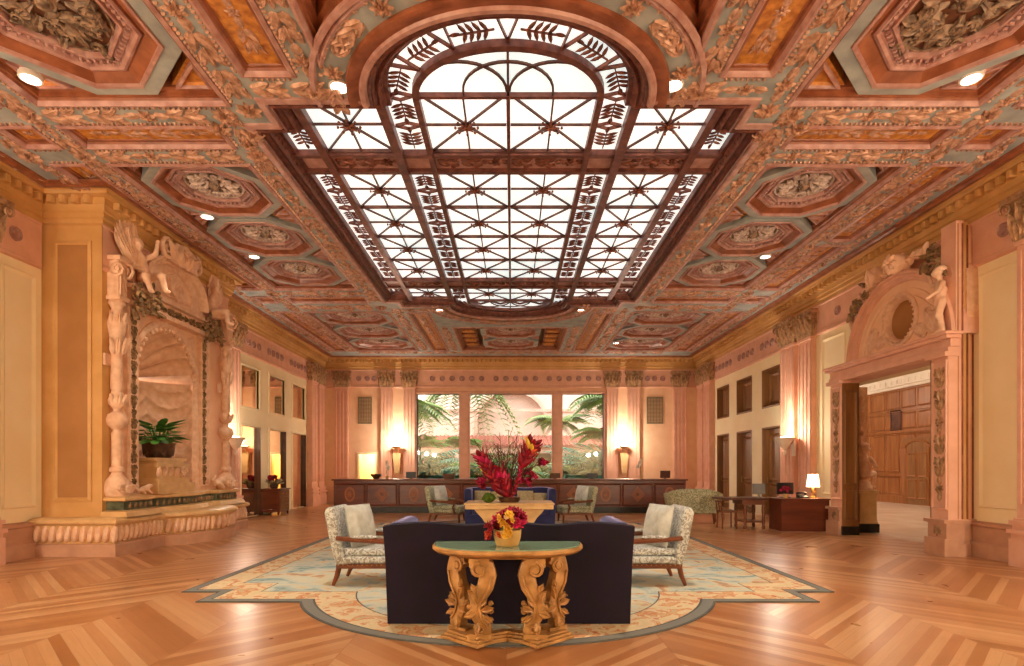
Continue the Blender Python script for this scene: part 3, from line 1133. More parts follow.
XS_IN, XS_LF, XB = 1.17, 1.62, 1.74
ROWS = [9.14, 10.47, 11.80, 13.13, 14.46]
YA, YB = 7.33, 16.28
YE0, YE1 = 7.3, 16.2
mbar = MB().mat('bronze_frame')
for sg in (-1, 1):
    bar(mbar, sg * 1.205, YA, sg * 1.205, YB, .085, .09)
    bar(mbar, sg * 1.69, YA - .05, sg * 1.69, YB, .13, .12)
    bar(mbar, sg * 2.83, YE0, sg * 2.83, YE1, .12, .1)
bar(mbar, 0, YA, 0, YB, .05, .07)
for y in (8.66, 9.14, 14.46, 15.0):
    bar(mbar, -3.3, y, 3.3, y, .09, .08)
for yc, ry, a0, a1 in ((YA, .9, pi, 2 * pi), (YB, .9, 0, pi)):
    P = arc(0, yc, 1.205, ry, a0, a1, 28)
    for d, e in (((-.045, .045), .09),):
        mbar.sweep(P, [(-.045, GZ + .01), (-.045, GZ - .08), (.045, GZ - .08), (.045, GZ + .01)], False)
    bar(mbar, -1.2, yc, 1.2, yc, .05, .05)
mbar.build('main_bars', parent=sky, world=True)

gb = MB().mat('lead_bar')
cells = []
for sg in (-1, 1):
    for (xa, xb) in ((0.03, 1.165), (1.76, 2.77)):
        x0, x1 = sorted((sg * xa, sg * xb))
        ya = YA if xa < 1 else YE0
        yb = YB if xa < 1 else YE1
        for y0, y1 in [(ya, 8.62)] + [(ROWS[i], ROWS[i + 1]) for i in range(4)] + [(15.04, yb)]:
            cells.append((x0, x1, y0, y1))
for x0, x1, y0, y1 in cells:
    cx, cy = (x0 + x1) / 2, (y0 + y1) / 2
    bar(gb, x0, y0, x1, y1, .022, .018)
    bar(gb, x0, y1, x1, y0, .022, .018)
    bar(gb, x0, cy, x1, cy, .02, .018)
    bar(gb, cx, y0, cx, y1, .024, .018)
    bar(gb, x0, y1, x1, y1, .035)
# interlaced arcs in the rounded ends
for yc, sg in ((YA, -1), (YB, 1)):
    bar(gb, 0, yc, 0, yc + sg * .9, .03)
    for c0 in (-.6, 0, .6):
        P = [(c0 + .58 * cos(a), yc + sg * (.1 + .52 * sin(a))) for a in [pi * i / 16 for i in range(17)]]
        gb.tube([(x, y, GZ - .02) for x, y in P], .02, 4)
    for c0 in (-.58, 0, .58):
        bar(gb, c0, yc, c0, yc + sg * .12, .02)
    if sg > 0:
        for c0 in (-1.16, -.58, 0, .58):
            bar(gb, c0, yc + .1, c0 + .29, yc + .35, .02)
            bar(gb, c0 + .58, yc + .1, c0 + .29, yc + .35, .02)
gb.build('glazing_bars', parent=sky, world=True)
for x0, x1, y0, y1 in cells:
    r = MB(DOWN((x0 + x1) / 2, (y0 + y1) / 2, GZ - .02)).mat('bronze_rosette')
    for i in range(8):
        a = 2 * pi * i / 8
        r.tube([(0.02 * cos(a), .02 * sin(a), .03), (.13 * cos(a), .13 * sin(a), .03)], [.026, .01], 5)
        r.ball((.16 * cos(a), .16 * sin(a), .03), .022, 5, 4)
    r.ball((0, 0, .03), (.045, .045, .04), 8, 5)
    r.build('star_rosette', parent=sky, world=True)


def sprig(mb, M, L, w):
    mb.box(0.02 * L, .98 * L, -.008, .008, 0, .02, M)
    for i in range(4):
        x = L * (.2 + .17 * i)
        for sg in (-1, 1):
            mb.leaf(w * .5, w * .2, 0.02, x, 0, sg * 1.15, 0.0, M, 3, 1)
    mb.leaf(w * .4, w * .22, 0.02, L * .86, 0, 0, 0, M, 3, 1)


def strip(y0, y1, x, w, k):
    s = MB().mat('bronze_rosette')
    u = (y1 - y0) / k
    for i in range(k):
        ya = y0 + i * u
        M = ALONG(x, ya + u * .12, GZ - .005)
        if i % 2:
            M = ALONG(x, ya + u * .88, GZ - .005) @ RZ(pi)
        sprig(s, M, u * .72, w)
        bar(s, x - w / 2, ya, x, ya + u * .12, .016, .03)
        bar(s, x + w / 2, ya, x, ya + u * .12, .016, .03)
        bar(s, x - w / 2, ya, x, ya - u * .1, .016, .03)
        bar(s, x + w / 2, ya, x, ya - u * .1, .016, .03)
    s.build('leaf_strip', parent=sky, world=True)


for sg in (-1, 1):
    strip(7.35, 8.62, sg * 1.43, .36, 2)
    strip(9.2, 14.42, sg * 1.43, .36, 8)
    strip(15.05, 16.25, sg * 1.43, .36, 2)
    strip(7.95, 8.62, sg * 3.05, .3, 1)
    strip(9.2, 14.42, sg * 3.05, .3, 8)
    strip(15.05, 15.7, sg * 3.05, .3, 1)
for yc, rx, ry, a0 in ((YA, 1.43, 1.1, pi), (YB, 1.43, 1.1, 0)):
    s = MB().mat('bronze_rosette')
    for i in range(6):
        a = a0 + pi * (i + .5) / 6
        x, y = rx * cos(a), yc + ry * sin(a)
        t = atan2(ry * cos(a), -rx * sin(a))
        fl = 1 if cos(a) > 0 else -1
        sprig(s, DOWN(x, y, GZ - .005) @ RZ(-t + (0 if i % 2 else pi)) @ T(-.24, 0, 0), .48, .32)
        a = a0 + pi * i / 6
        if i:
            for q in (-.07, .07):
                bar(s, (rx - .18) * cos(a), yc + (ry - .17) * sin(a), (rx + .18) * cos(a + q), yc + (ry + .17) * sin(a + q), .018, .03)
    s.build('leaf_strip', parent=sky, world=True)
for y0, y1 in ((8.7, 9.1), (14.5, 14.96)):
    s = MB().mat('rose_moulding').box(-3.3, 3.3, y0, y1, GZ - .02, GZ + .01)
    s.mat('bronze_rosette')
    for xa, xb in ((-2.75, -1.78), (-1.14, -.03), (.03, 1.14), (1.78, 2.75)):
        s.garland(xb - xa, .34, .32, .03, DOWN(xa, (y0 + y1) / 2, GZ - .02), 'bronze_rosette', 1)
    s.build('ornament_band', parent=sky, world=True)

# recessed ceiling lights
dl = []
for k, (x, y, lab) in enumerate((
        (-2.08, 6.9, 'round ceiling downlight beside the left shoulder of the skylight arch'),
        (2.03, 6.87, 'round ceiling downlight beside the right shoulder of the skylight arch'),
        (-5.83, 6.84, 'round ceiling downlight at the edge of the big left octagonal coffer'),
        (5.66, 6.84, 'round ceiling downlight at the edge of the big right octagonal coffer'),
        (-5.72, 10.6, 'starry bright downlight between the first two left octagonal coffers'),
        (-5.75, 12.6, 'downlight between the second and third left octagonal coffers'),
        (-2.1, 16.66, 'small downlight left of the far rounded skylight end'),
        (2.08, 16.66, 'small downlight right of the far rounded skylight end'),
        (5.75, 12.6, 'downlight between the second and third right octagonal coffers'),
        (4.0, 21.3, 'small downlight in the far right coffer field near the end wall'))):
    t = thing('ceiling_downlight', lab, 'ceiling light', (x, y, CZ), 0, 'recessed ceiling downlights')
    zz = 0.0 if k not in (2, 3, 4, 5, 8, 9) else 0.06
    MB().mat('white_plaster').lathe([(.125, .05 + zz), (.125, -.012 + zz), (.105, -.02 + zz), (.095, -.005 + zz), (.095, .03 + zz)], 20).build('trim_ring', parent=t)
    MB().mat('downlight_glow').lathe([(0, -.004 + zz), (.096, -.002 + zz), (.096, .02 + zz)], 20).build('lens', parent=t)
    dl.append((t, x, y))
for (t, x, y), (tx, ty, e) in zip(dl, ((-1.6, 6.3, 3.2), (1.7, 6.3, 3.2), (-4.2, 7.5, 1), (4.2, 7.5, 1), (-6.8, 11.4, 1), (-5.5, 14, 1), (-1.5, 17, 1), (1.5, 17, 1), (5.8, 13.2, 1), (4, 19.5, 1))):
    d = Vector((tx, ty, 0)) - Vector((x, y, CZ))
    light('downlight_beam', 'SPOT', (x, y, CZ - .06), DOWN_W * e, (1, .86, .68), .06, d.to_track_quat('-Z', 'Y').to_euler(), None, radians(62), .7)


# ------------------------------------------------------------------ carved figures
def figure(name, caps, parent, mat, voxel=0.018, M=None, balls=()):
    """one continuous carved body: tapered limbs fused into a single skin"""
    m = MB(M).mat(mat)
    for p0, r0, p1, r1 in caps:
        p0, p1 = Vector(p0), Vector(p1)
        m.tube([p0.lerp(p1, t) for t in (0, .33, .66, 1)], [r0 + (r1 - r0) * t for t in (0, .33, .66, 1)], 8)
        m.ball(p0, r0, 8, 6)
        m.ball(p1, r1, 8, 6)
    for c, r in balls:
        m.ball(c, r, 10, 7)
    o = m.build(name, parent=parent, world=True)
    r = o.modifiers.new('skin', 'REMESH')
    r.mode = 'VOXEL'
    r.voxel_size = voxel
    r.use_smooth_shade = True
    sm = o.modifiers.new('smooth', 'SMOOTH')
    sm.iterations = 3
    return o


def putto(M_, k=1.0, sit=True, arm=1):
    """seated child figure in a frame with y up, z out; returns caps, balls"""
    h = lambda x, y, z: (x * k, y * k, z * k)
    caps = [(h(0, .02, .02), .085 * k, h(0, .2, .0), .08 * k), (h(0, .2, 0), .085 * k, h(0, .3, .01), .07 * k), (h(0, .33, .01), .04 * k, h(0, .38, .02), .04 * k)]
    balls = [(h(0, .47, .03), (.078 * k, .092 * k, .085 * k)), (h(0, .455, .115), .016 * k), (h(-.03, .475, .1), .014 * k), (h(.03, .475, .1), .014 * k), (h(0, .43, .1), .018 * k), (h(0, .52, .0), (.085 * k, .06 * k, .085 * k)), (h(.08, .46, .02), .02 * k), (h(-.08, .46, .02), .02 * k)]
    for sg in (-1, 1):
        if sit:
            caps += [(h(sg * .05, .02, .03), .065 * k, h(sg * .11, .03, .22), .052 * k), (h(sg * .11, .03, .22), .05 * k, h(sg * .1, -.17, .24), .034 * k), (h(sg * .1, -.18, .24), .032 * k, h(sg * .11, -.2, .31), .026 * k)]
        else:
            caps += [(h(sg * .05, .02, 0), .068 * k, h(sg * .06, -.2, .03 + .02 * sg), .052 * k), (h(sg * .06, -.2, .03), .05 * k, h(sg * .065, -.42, -.01), .034 * k), (h(sg * .065, -.42, 0), .032 * k, h(sg * .08, -.44, .08), .026 * k)]
        if sg == arm:
            caps += [(h(sg * .085, .29, 0), .044 * k, h(sg * .2, .34, .06), .036 * k), (h(sg * .2, .34, .06), .035 * k, h(sg * .25, .48, .08), .027 * k)]
            balls += [(h(sg * .26, .51, .085), .034 * k)]
        else:
            caps += [(h(sg * .085, .29, 0), .044 * k, h(sg * .15, .16, .06), .036 * k), (h(sg * .15, .16, .06), .035 * k, h(sg * .07, .1, .16), .027 * k)]
            balls += [(h(sg * .06, .09, .18), .034 * k)]
    return caps, balls


def wing(m, M, L, W_, hand):
    """feathered wing spread upward; z out"""
    for t in range(3):
        k = 7 - t
        for i in range(k):
            a = pi / 2 + hand * (-.25 + 0.95 * i / k)
            l = L * (1 - .24 * t) * (1 - .08 * i)
            m.leaf(l, W_ * (1 - .15 * t), .03 + .012 * t, hand * (-.02 * i), .03 * i, a, -.0, M @ T(0, 0, .02 * t), 5, 1)
    m.tube([(0, 0, .04), (-hand * .12, L * .35, .05), (-hand * .05, L * .7, .04)], [.05, .045, .02], 6, M)


# ------------------------------------------------------------------ wall fountain in the left bay
FX = -7.05
LW = LWALL(FX, 0, 0)
fo = thing('wall_fountain', 'monumental carved stone wall fountain with shell niche and winged figures on the left wall', 'wall fountain', (FX, 11.6, 0))


def bulge(x, y0, y1, d, n=14):
    return [(x + d * sin(pi * i / n) ** .7, y0 + (y1 - y0) * i / n) for i in range(n + 1)]


P1 = [(-8.05, 9.42), (-6.62, 9.42), (-6.62, 10.55)] + bulge(-6.62, 10.75, 13.15, .62) + [(-6.62, 13.35), (-6.62, 14.15), (-7.96, 14.15)]
m = MB().mat('base_stone')
m.sweep(P1, [(0, 0), (0, .2), (.04, .22)], False)
m.mat('honey_stone').sweep(P1, [(.04, .22), (.09, .24), (.07, .38), (.05, .5), (.04, .53), (0.0, .54), (-.03, .57), (-.03, .61), (.0, .64), (.12, .655), (1.5, .66)], False)
m.build('plinth', parent=fo, world=True)
g = MB().mat('carved_stone')
for i in range(len(P1) - 1):
    p, q = Vector(P1[i]), Vector(P1[i + 1])
    L = (q - p).length
    k = max(1, round(L / .125))
    d = (q - p) / L
    nn = Vector((-d.y, d.x))
    for j in range(k):
        c = p + d * ((j + .5) * L / k) + nn * .06
        g.ball((0, 0, 0), (.058, .06, .15), 8, 6, T(c.x, c.y, .38) @ RZ(atan2(d.y, d.x)) @ RY(.18))
g.build('gadroon_band', parent=fo, world=True)
P2 = [(-7.05, 9.78), (-6.72, 9.78), (-6.72, 10.5), (-6.86, 10.52)] + bulge(-6.86, 10.8, 12.5, .2, 10) + [(-6.86, 12.8), (-6.72, 12.85), (-6.72, 13.8), (-7.05, 13.8)]
m = MB().mat('honey_stone').sweep(P2, [(-.14, .65), (-.1, .74), (0, .76)], False)
m.mat('green_marble').sweep(P2, [(.0, .76), (.02, .77), (.02, .9), (0, .91)], False)
m.mat('honey_stone').sweep(P2, [(0, .91), (-.05, .93), (-.05, .98), (.0, 1.0), (.6, 1.0)], False)
g = m.mat('bronze_leaf')
for i in range(28):
    y = 9.9 + i * .14
    g.leaf(.11, .08, .02, y, .78, pi / 2, .0, LWALL(-6.70 if (y < 10.5 or y > 12.85) else -6.8 + .16 * sin(pi * (y - 10.5) / 2.3), 0, 0), 3)
m.build('upper_step', parent=fo, world=True)


def fancy_column(y, cx_):
    m = MB().mat('carved_stone')
    M = T(FX + cx_, y, 0)
    m.lathe([(.0, 1.0), (.17, 1.0), (.2, 1.06), (.21, 1.16), (.18, 1.28), (.11, 1.36), (.085, 1.42), (.12, 1.44), (.12, 1.5), (.08, 1.53), (.085, 2.05), (.09, 2.1), (.06, 2.14), (.06, 2.18), (.15, 2.26), (.17, 2.34), (.14, 2.44), (.06, 2.5),
             (.06, 2.55), (.13, 2.62), (.14, 2.7), (.09, 2.8), (.08, 2.86), (.1, 2.9), (.085, 3.5), (.1, 3.55), (.12, 3.6), (.1, 3.75), (.13, 3.9), (.15, 4.05), (.12, 4.2), (.08, 4.3), (.1, 4.36), (.14, 4.4), (.12, 4.46), (.1, 4.48)], 14, M)
    F = LWALL(FX + cx_, y, 0)
    for z0, k in ((3.5, .3), (3.9, .35), (2.6, .2)):
        for a in range(5):
            m.leaf(k, .1, .03, 0, z0, pi / 2, .06, F @ RY(-pi / 2 + pi * a / 4) @ T(0, 0, .11), 4)
    m.box(-.13, .13, 4.46, 4.52, -.2, .14, F)
    m.box(-.1, .1, 4.52, 5.15, -.2, .1, F)
    for sg in (-1, 1):
        m.scroll(.15, 0, 0, pi / 2, 2, .03, 1, 0, F @ T(sg * .1, 5.0, .08) @ RY(sg * pi / 2), 16)
    for q in range(3):
        m.box(-.08 + q * .06, -.05 + q * .06, 4.55, 5.1, .1, .13, F)
    m.box(-.15, .15, 5.15, 5.22, -.2, .16, F)
    m.scroll(.09, .12, 1.12, 0, 1.6, .03, 1, .18, F, 12)
    m.scroll(.09, -.12, 1.12, pi, 1.6, .03, -1, .18, F, 12)
    m.lathe([(.09, 0), (.07, .03), (.0, .03)], 10, F @ T(0, 1.12, .2))
    m.box(-.2, .2, 3.3, 3.5, -.1, -.06, F)
    return m.build('baluster_column', parent=fo, world=True)


fancy_column(9.92, .1)
fancy_column(13.5, .2)
# framed slab behind the columns, and vertical leaf strips
m = MB().mat('carved_stone')
for a, b in ((10.2, 10.5), (12.6, 12.95)):
    m.box(a, b, 1.0, 4.5, 0, .1, LW)
    moulded_panel(m, LW @ T(0, 0, .1), a + .03, b - .03, 1.1, 4.45, .03, .02)
m.sweep([(NY + NR + .12, 1.0)] + arc(NY, NSP, NR + .12, NR + .12, 0, pi, 24) + [(NY - NR - .12, 1.0)], [(-.06, 0), (-.06, .05), (0, .07), (.06, .05), (.12, 0.0)], False, LW)
A = arc(NY, NSP, NR + .02, NR + .02, 0, pi, 22)
for x, y in A:
    m.ball((x, y, .04), (.055, .055, .045), 7, 4, LW)
for s_ in (-1, 1):
    P = [(NY + s_ * (NR + .14), 4.42), (NY + s_ * .25, 4.42), (NY + s_ * (NR + .14), 3.75)]
    moulded = m.leaf(.5, .3, .04, NY + s_ * (NR + .05), 4.38, pi + .8 if s_ > 0 else -.8, 0, LW, 5)
m.build('niche_surround', parent=fo, world=True)
m = MB().mat('bronze_leaf')
for yc in (10.36, 12.72):
    m.garland(3.2, .2, .22, .03, frame((FX + .1, yc, 1.15), (0, 0, 1), (0, -1, 0)), 'bronze_leaf')
m.build('leaf_strip', parent=fo, world=True)
# shell niche with carved drapery
vs, fs = [], []
NA, NZ = 60, 66
for j in range(NZ + 1):
    for i in range(NA + 1):
        a = pi * i / NA
        z = 1.15 + (NSP - 1.15) * j / NZ
        sw = ((i / NA * 3) % 1 - .5) * 2
        fold = abs(sin((z - .26 * sw * sw) * 9.0)) ** .5
        r = NR - .11 + .10 * fold
        if j > NZ - 5:
            r = NR - .05 - .02 * (1 - abs(j - NZ + 2) / 2.0)
        vs.append((NY + r * cos(a), z, -r * sin(a) * .9))
for j in range(NZ):
    for i in range(NA):
        q = j * (NA + 1) + i
        fs.append((q, q + 1, q + NA + 2, q + NA + 1))
k0 = len(vs)
NS = 16
NA2 = 120
for j in range(NS + 1):
    sg_ = j / NS * pi / 2
    for i in range(NA2 + 1):
        a = pi * i / NA2
        rr = NR * (1 - .17 * sin(pi * (.08 + .8 * j / NS)) * (1 - abs(cos(7 * a)) ** .8))
        vs.append((NY + rr * cos(a) * sin(sg_), NSP + rr * sin(a) * sin(sg_), -NR * .9 * cos(sg_) * (rr / NR)))
for j in range(NS):
    for i in range(NA2):
        q = k0 + j * (NA2 + 1) + i
        fs.append((q, q + 1, q + NA2 + 2, q + NA2 + 1))
k1 = len(vs)
for i in range(NA2 + 1):
    a = pi * i / NA2
    vs.append((NY + (NR + .03) * cos(a), NSP + (NR + .03) * sin(a), -.01))
for i in range(NA2):
    q = k0 + NS * (NA2 + 1) + i
    fs.append((q, q + 1, k1 + i + 1, k1 + i))
m = MB(LW).mat('carved_stone').add(vs, fs)
m.prism([(NY + NR * cos(a), -.9 * NR * sin(a)) for a in [pi * i / 20 for i in range(21)]], 0, 0.02, T(0, 1.13, 0) @ RX(-pi / 2) @ Matrix.Scale(-1, 4, (0, 1, 0)))
m.build('niche_shell', parent=fo, world=True, smooth=60)
# stepped pedestal inside the niche
m = MB(LW).mat('honey_stone')
for w_, z0, z1, o_ in ((.62, 1.0, 1.2, .22), (.52, 1.2, 1.3, .16), (.46, 1.3, 1.52, .1), (.52, 1.52, 1.58, .14), (.42, 1.58, 1.64, .08), (.5, 1.64, 1.7, .1)):
    m.box(NY - .2 - w_, NY - .2 + w_, z0, z1, -.5, o_ + .14)
m.mat('carved_stone')
m.scroll(.1, NY + .1, 1.42, 0, 1.5, .035, 1, .3, None, 12)
m.rosette(.12, 7, .05, NY + .1, 1.4, T(0, 0, .24))
for q in range(5):
    m.leaf(.2, .14, .04, NY - .65 + .2 * q, 1.33, pi / 2, .03, T(0, 0, .24), 4)
m.build('niche_pedestal', parent=fo, world=True, bevel=.01)
# entablature and segmental pediment
m = MB(LW).mat('carved_stone')
m.box(10.2, 12.95, 4.48, 4.56, 0, .2).box(10.25, 12.9, 4.56, 4.78, 0, .13).box(10.15, 13.0, 4.78, 4.86, 0, .25)
m.mat('bronze_leaf').garland(2.5, .18, .26, .035, T(10.32, 4.67, .13), 'bronze_leaf')
m.build('entablature', parent=fo, world=True)
PC, PH, PR = 11.55, 4.86, 1.02
ped = [(PC + PR * cos(a), PH + .12 + .74 * max(0, sin(a)) ** .8) for a in [pi * i / 24 for i in range(25)]]
m = MB(LW).mat('carved_stone').prism([(PC + PR, PH)] + ped + [(PC - PR, PH)], 0, .16)
m.sweep(ped, [(-.04, .1), (-.05, .26), (.0, .3), (.04, .24), (.09, .22), (.12, .16)], False)
m.mat('carved_stone').sweep([(PC + .5, PH + .1), (PC + .55, PH + .35), (PC + .3, PH + .58), (PC, PH + .66), (PC - .3, PH + .58), (PC - .55, PH + .35), (PC - .5, PH + .1)], [(0, .15), (0, .19), (.03, .2), (.05, .15)])
m.prism([(PC + .24, PH + .5), (PC - .24, PH + .5), (PC - .26, PH + .25), (PC, PH + .06), (PC + .26, PH + .25)], .16, .22)
m.scroll(.14, PC, PH + .3, 0, 1.7, .018, 1, .23)
m.leaf(.3, .1, .03, PC - .1, PH + .15, 1.0, 0, T(0, 0, .22))
m.build('pediment', parent=fo, world=True)
# crest above the pediment
m = MB(LW).mat('carved_stone')
m.prism([(PC - .45, 5.62), (PC + .5, 5.62), (PC + .42, 6.0), (PC + .12, 6.1), (PC - .3, 6.02)], .1, .34)
for sg in (-1, 1):
    m.scroll(.2, PC + sg * .48, 5.82, pi / 2, 1.8, .05, -sg, .3)
    m.leaf(.5, .26, .07, PC + sg * .15, 5.66, pi / 2 - sg * .9, .05, T(0, 0, .32))
    m.leaf(.35, .2, .07, PC + sg * .1, 5.6, pi / 2 - sg * .3, .05, T(0, 0, .33))
m.rosette(.14, 8, .06, PC, 5.86, T(0, 0, .33))
m.build('crest', parent=fo, world=True)
# winged figures on the shoulders
for y, hand in ((10.5, 1), (12.85, -1)):
    caps, balls = putto(None, 1.35, True, hand)
    M = LW @ T(y, 5.02, .22) @ RY(hand * -.5) @ RZ(hand * .25)
    f = figure('winged_figure', caps, fo, 'carved_stone', .02, M, balls)
    m = MB(LW).mat('carved_stone')
    wing(m, T(y - hand * .1, 5.2, .12) @ RZ(hand * .35), 1.0, .3, hand)
    m.build('wing', parent=f, world=True)
    m = MB(LW).mat('bronze_leaf')
    for i in range(34):
        x = y + RND.uniform(-.38, .3) * 1
        z = 4.62 + RND.uniform(-.2, .32) - abs(x - y) * .3
        m.leaf(RND.uniform(.12, .22), .12, .05, x, z, RND.uniform(0, 2 * pi), .05, T(0, 0, RND.uniform(.18, .32)), 4)
        if i % 3 == 0:
            m.ball((x, z, .3), .05, 7, 5)
    m.build('fruit_swag', parent=f, world=True)
# crouching beasts at the column feet
for y, hand in ((12.95, 1), (10.28, -1)):
    caps = [((0, .16, 0), .08, (.3, .2, 0), .1), ((.3, .2, 0), .1, (.42, .28, .03), .075), ((.42, .28, .03), .07, (.53, .26, .05), .045), ((.3, .14, .05), .055, (.42, .02, .1), .035), ((.42, .02, .1), .035, (.5, .02, .1), .03),
            ((0, .14, .05), .06, (.1, .03, .1), .04), ((0, .16, 0), .06, (-.12, .1, 0), .05), ((-.12, .1, 0), .05, (-.2, .2, .02), .045), ((-.2, .2, .02), .04, (-.12, .3, .03), .03)]
    figure('stone_dolphin', caps, fo, 'carved_stone', .018, LW @ T(y, 1.02, .28) @ (I4 if hand > 0 else Matrix.Scale(.55, 4)))

# ------------------------------------------------------------------ arched portal in the right wall
RW = RWALL(8.0, 0, 0)      # local x = -Y, z out towards the room
po = struct(bpy.data.objects.new('door_2', None), 'tall arched stone portal with roundel and carved pilasters in the right wall', 'doorway')
COL.objects.link(po)
po.location = (8.0, 11.05, 0)
PCY, PRR, PSZ = 11.05, 1.54, 3.8
for a, b in ((-9.84, -9.46), (-12.95, -12.5)):
    m = MB(RW).mat('pink_stone').box(a, b, 0, PZ, 0.2 if a < -12 else .42, .58)
    zq = .2 if a < -12 else .42
    bo = b - .05 if a < -12 else b
    m.mat('base_stone').box(a - .06, bo + .025, 0, .3, zq, .66).box(a - .03, bo + .012, .3, .56, zq, .62).box(a - .07, bo + .03, .56, .62, zq, .67)
    m.mat('pink_stone')
    moulded_panel(m, T(0, 0, .58), a + .03, b - .03, .8, PZ - .12, .03, .025)
    m.box(a - .06, b + .03, PZ - .06, PZ + .02, zq, .66)
    o = m.build('portal_pilaster', parent=po, world=True)
    g = MB().mat('capital_gold')
    g.garland(2.3, .26, .4, .035, RW @ T((a + b) / 2, .95, .58) @ RZ(pi / 2), 'capital_gold', 0)
    g.rosette(.1, 8, .03, (a + b) / 2, .43, RW @ T(0, 0, .62))
    g.build('leaf_drop', parent=o, world=True)
    MB(RW).mat('black_marble').box(a - .02, b + (0.0 if a > -12 else .01), 0, .2, .2, .585).build('marble_foot', parent=o, world=True) if a < -12 else None
# stepped strips beside the portal on the near side
m = MB(RW)
for a, b, d, mt in ((-9.83, -9.64, .15, 'peach_stone'), (-9.83, -9.57, .29, 'ochre_stone'), (-9.83, -9.50, .42, 'pink_stone'), (-13.1, -12.95, .35, 'pink_stone')):
    e0 = {.15: 0, .29: .15, .42: .29}.get(d, 0)
    top_ = 5.7 if d < .4 else (3.5 if a > -12 else 5.7)
    m.mat(mt).box(a, b, .6, 5.7 if a > -12 else 3.5, e0, d)
    g_ = .03 if a > -12 else 0
    m.mat('base_stone').box(a, b + g_ * 2, 0, .22, e0, d).box(a, b + g_, .22, .55, e0, d).box(a, b + g_ * 2, .55, .62, e0, d)
m.mat('russet_paint')
for y_, z_ in ((-9.495, .30), (-9.565, .16), (-9.635, .01)):
    m.box(y_ - .01, y_ + .005, .63, 5.65, z_, z_ + .025)
m.mat('ochre_dark')
for y_, z_ in ((-9.495, .39), (-9.565, .25)):
    m.box(y_ - .01, y_ + .005, .63, 5.65, z_ - .01, z_ + .005)
m.build('stepped_jamb', parent=po, world=True)
m = MB().mat('panel_wood').box(7.76, 7.8, 12.5, 13.46, 0, PZ).box(7.42, 7.78, 12.49, 12.51, .2, PZ)
for z0, z1 in ((.35, 1.0), (1.15, 3.2)):
    moulded_panel(m, frame((0, 12.49, 0), (1, 0, 0), (0, 0, 1)), 7.48, 7.73, z0, z1, .04, .02)
m.box(7.42, 8.3, 9.84, 9.87, .0, PZ)
m.box(7.75, 8.3, 13.44, 13.47, 0, PZ)
m.mat('black_marble').box(7.41, 7.79, 12.48, 12.5, 0, .2)
m.build('jamb_lining', parent=po, world=True)
m = MB(RW).mat('pink_stone')
m.box(-13.0, -9.84, PZ, PZ + .35, .005, .4).box(-13.0, -9.44, PZ, PZ + .1, .4, .6).box(-13.02, -9.43, PZ + .1, PZ + .24, .4, .56).box(-13.06, -9.40, PZ + .24, PZ + .3, .4, .66).box(-13.1, -9.36, PZ + .3, PZ + .35, .4, .7)
m.build('lintel', parent=po, world=True, bevel=.008)
ax = -PCY
Ar = lambda r: arc(ax, PSZ, r, r, 0, pi, 40)
m = MB(RW).mat('pink_stone')
m.sweep(Ar(PRR), [(0, 0), (0, .42), (.03, .46), (.07, .46), (.09, .4), (.13, .4), (.15, .36), (.19, .35), (.21, .3), (.22, .25)], False)
m.build('archivolt', parent=po, world=True)
RC = (ax, 4.42)
m = MB(RW).mat('peach_stone')
hole = [(RC[0] + .4 * cos(2 * pi * i / 32), RC[1] + .4 * sin(2 * pi * i / 32)) for i in range(32)]
m.plate([(ax + 1.34, PSZ)] + Ar(1.34)[1:-1] + [(ax - 1.34, PSZ)], [hole], .2, .3)
m.sweep(Ar(1.16), [(-.04, .3), (-.03, .33), (.0, .33), (.03, .3)], False)
m.sweep(Ar(1.06), [(-.01, .3), (0, .32), (.02, .3)], False)
m.build('tympanum', parent=po, world=True)
m = MB(RW @ T(RC[0], RC[1], .3))
m.mat('carved_stone').lathe([(.52, 0), (.52, .03), (.47, .05), (.43, .03), (.4, 0), (.38, -.1)], 36)
for i in range(30):
    a = 2 * pi * i / 30
    m.ball((.45 * cos(a), .45 * sin(a), .04), .03, 6, 4)
m.mat('ochre_dark').lathe([(.39, -.08), (.36, -.17), (.25, -.25), (0, -.28)], 36)
m.build('roundel', parent=po, world=True)
m = MB(RW).mat('carved_stone')
for sg in (-1, 1):
    m.leaf(.55, .3, .06, ax + sg * .95, 3.95, pi / 2 + sg * .5, .0, T(0, 0, .3))
    m.leaf(.4, .25, .06, ax + sg * .7, 4.0, pi / 2 + sg * 1.0, .0, T(0, 0, .3))
    m.scroll(.13, ax + sg * .78, 4.35, 0, 1.5, .03, sg, .32)
    m.scroll(.1, ax + sg * .62, 4.02, 0, 1.5, .025, -sg, .32)
m.build('relief', parent=po, world=True)
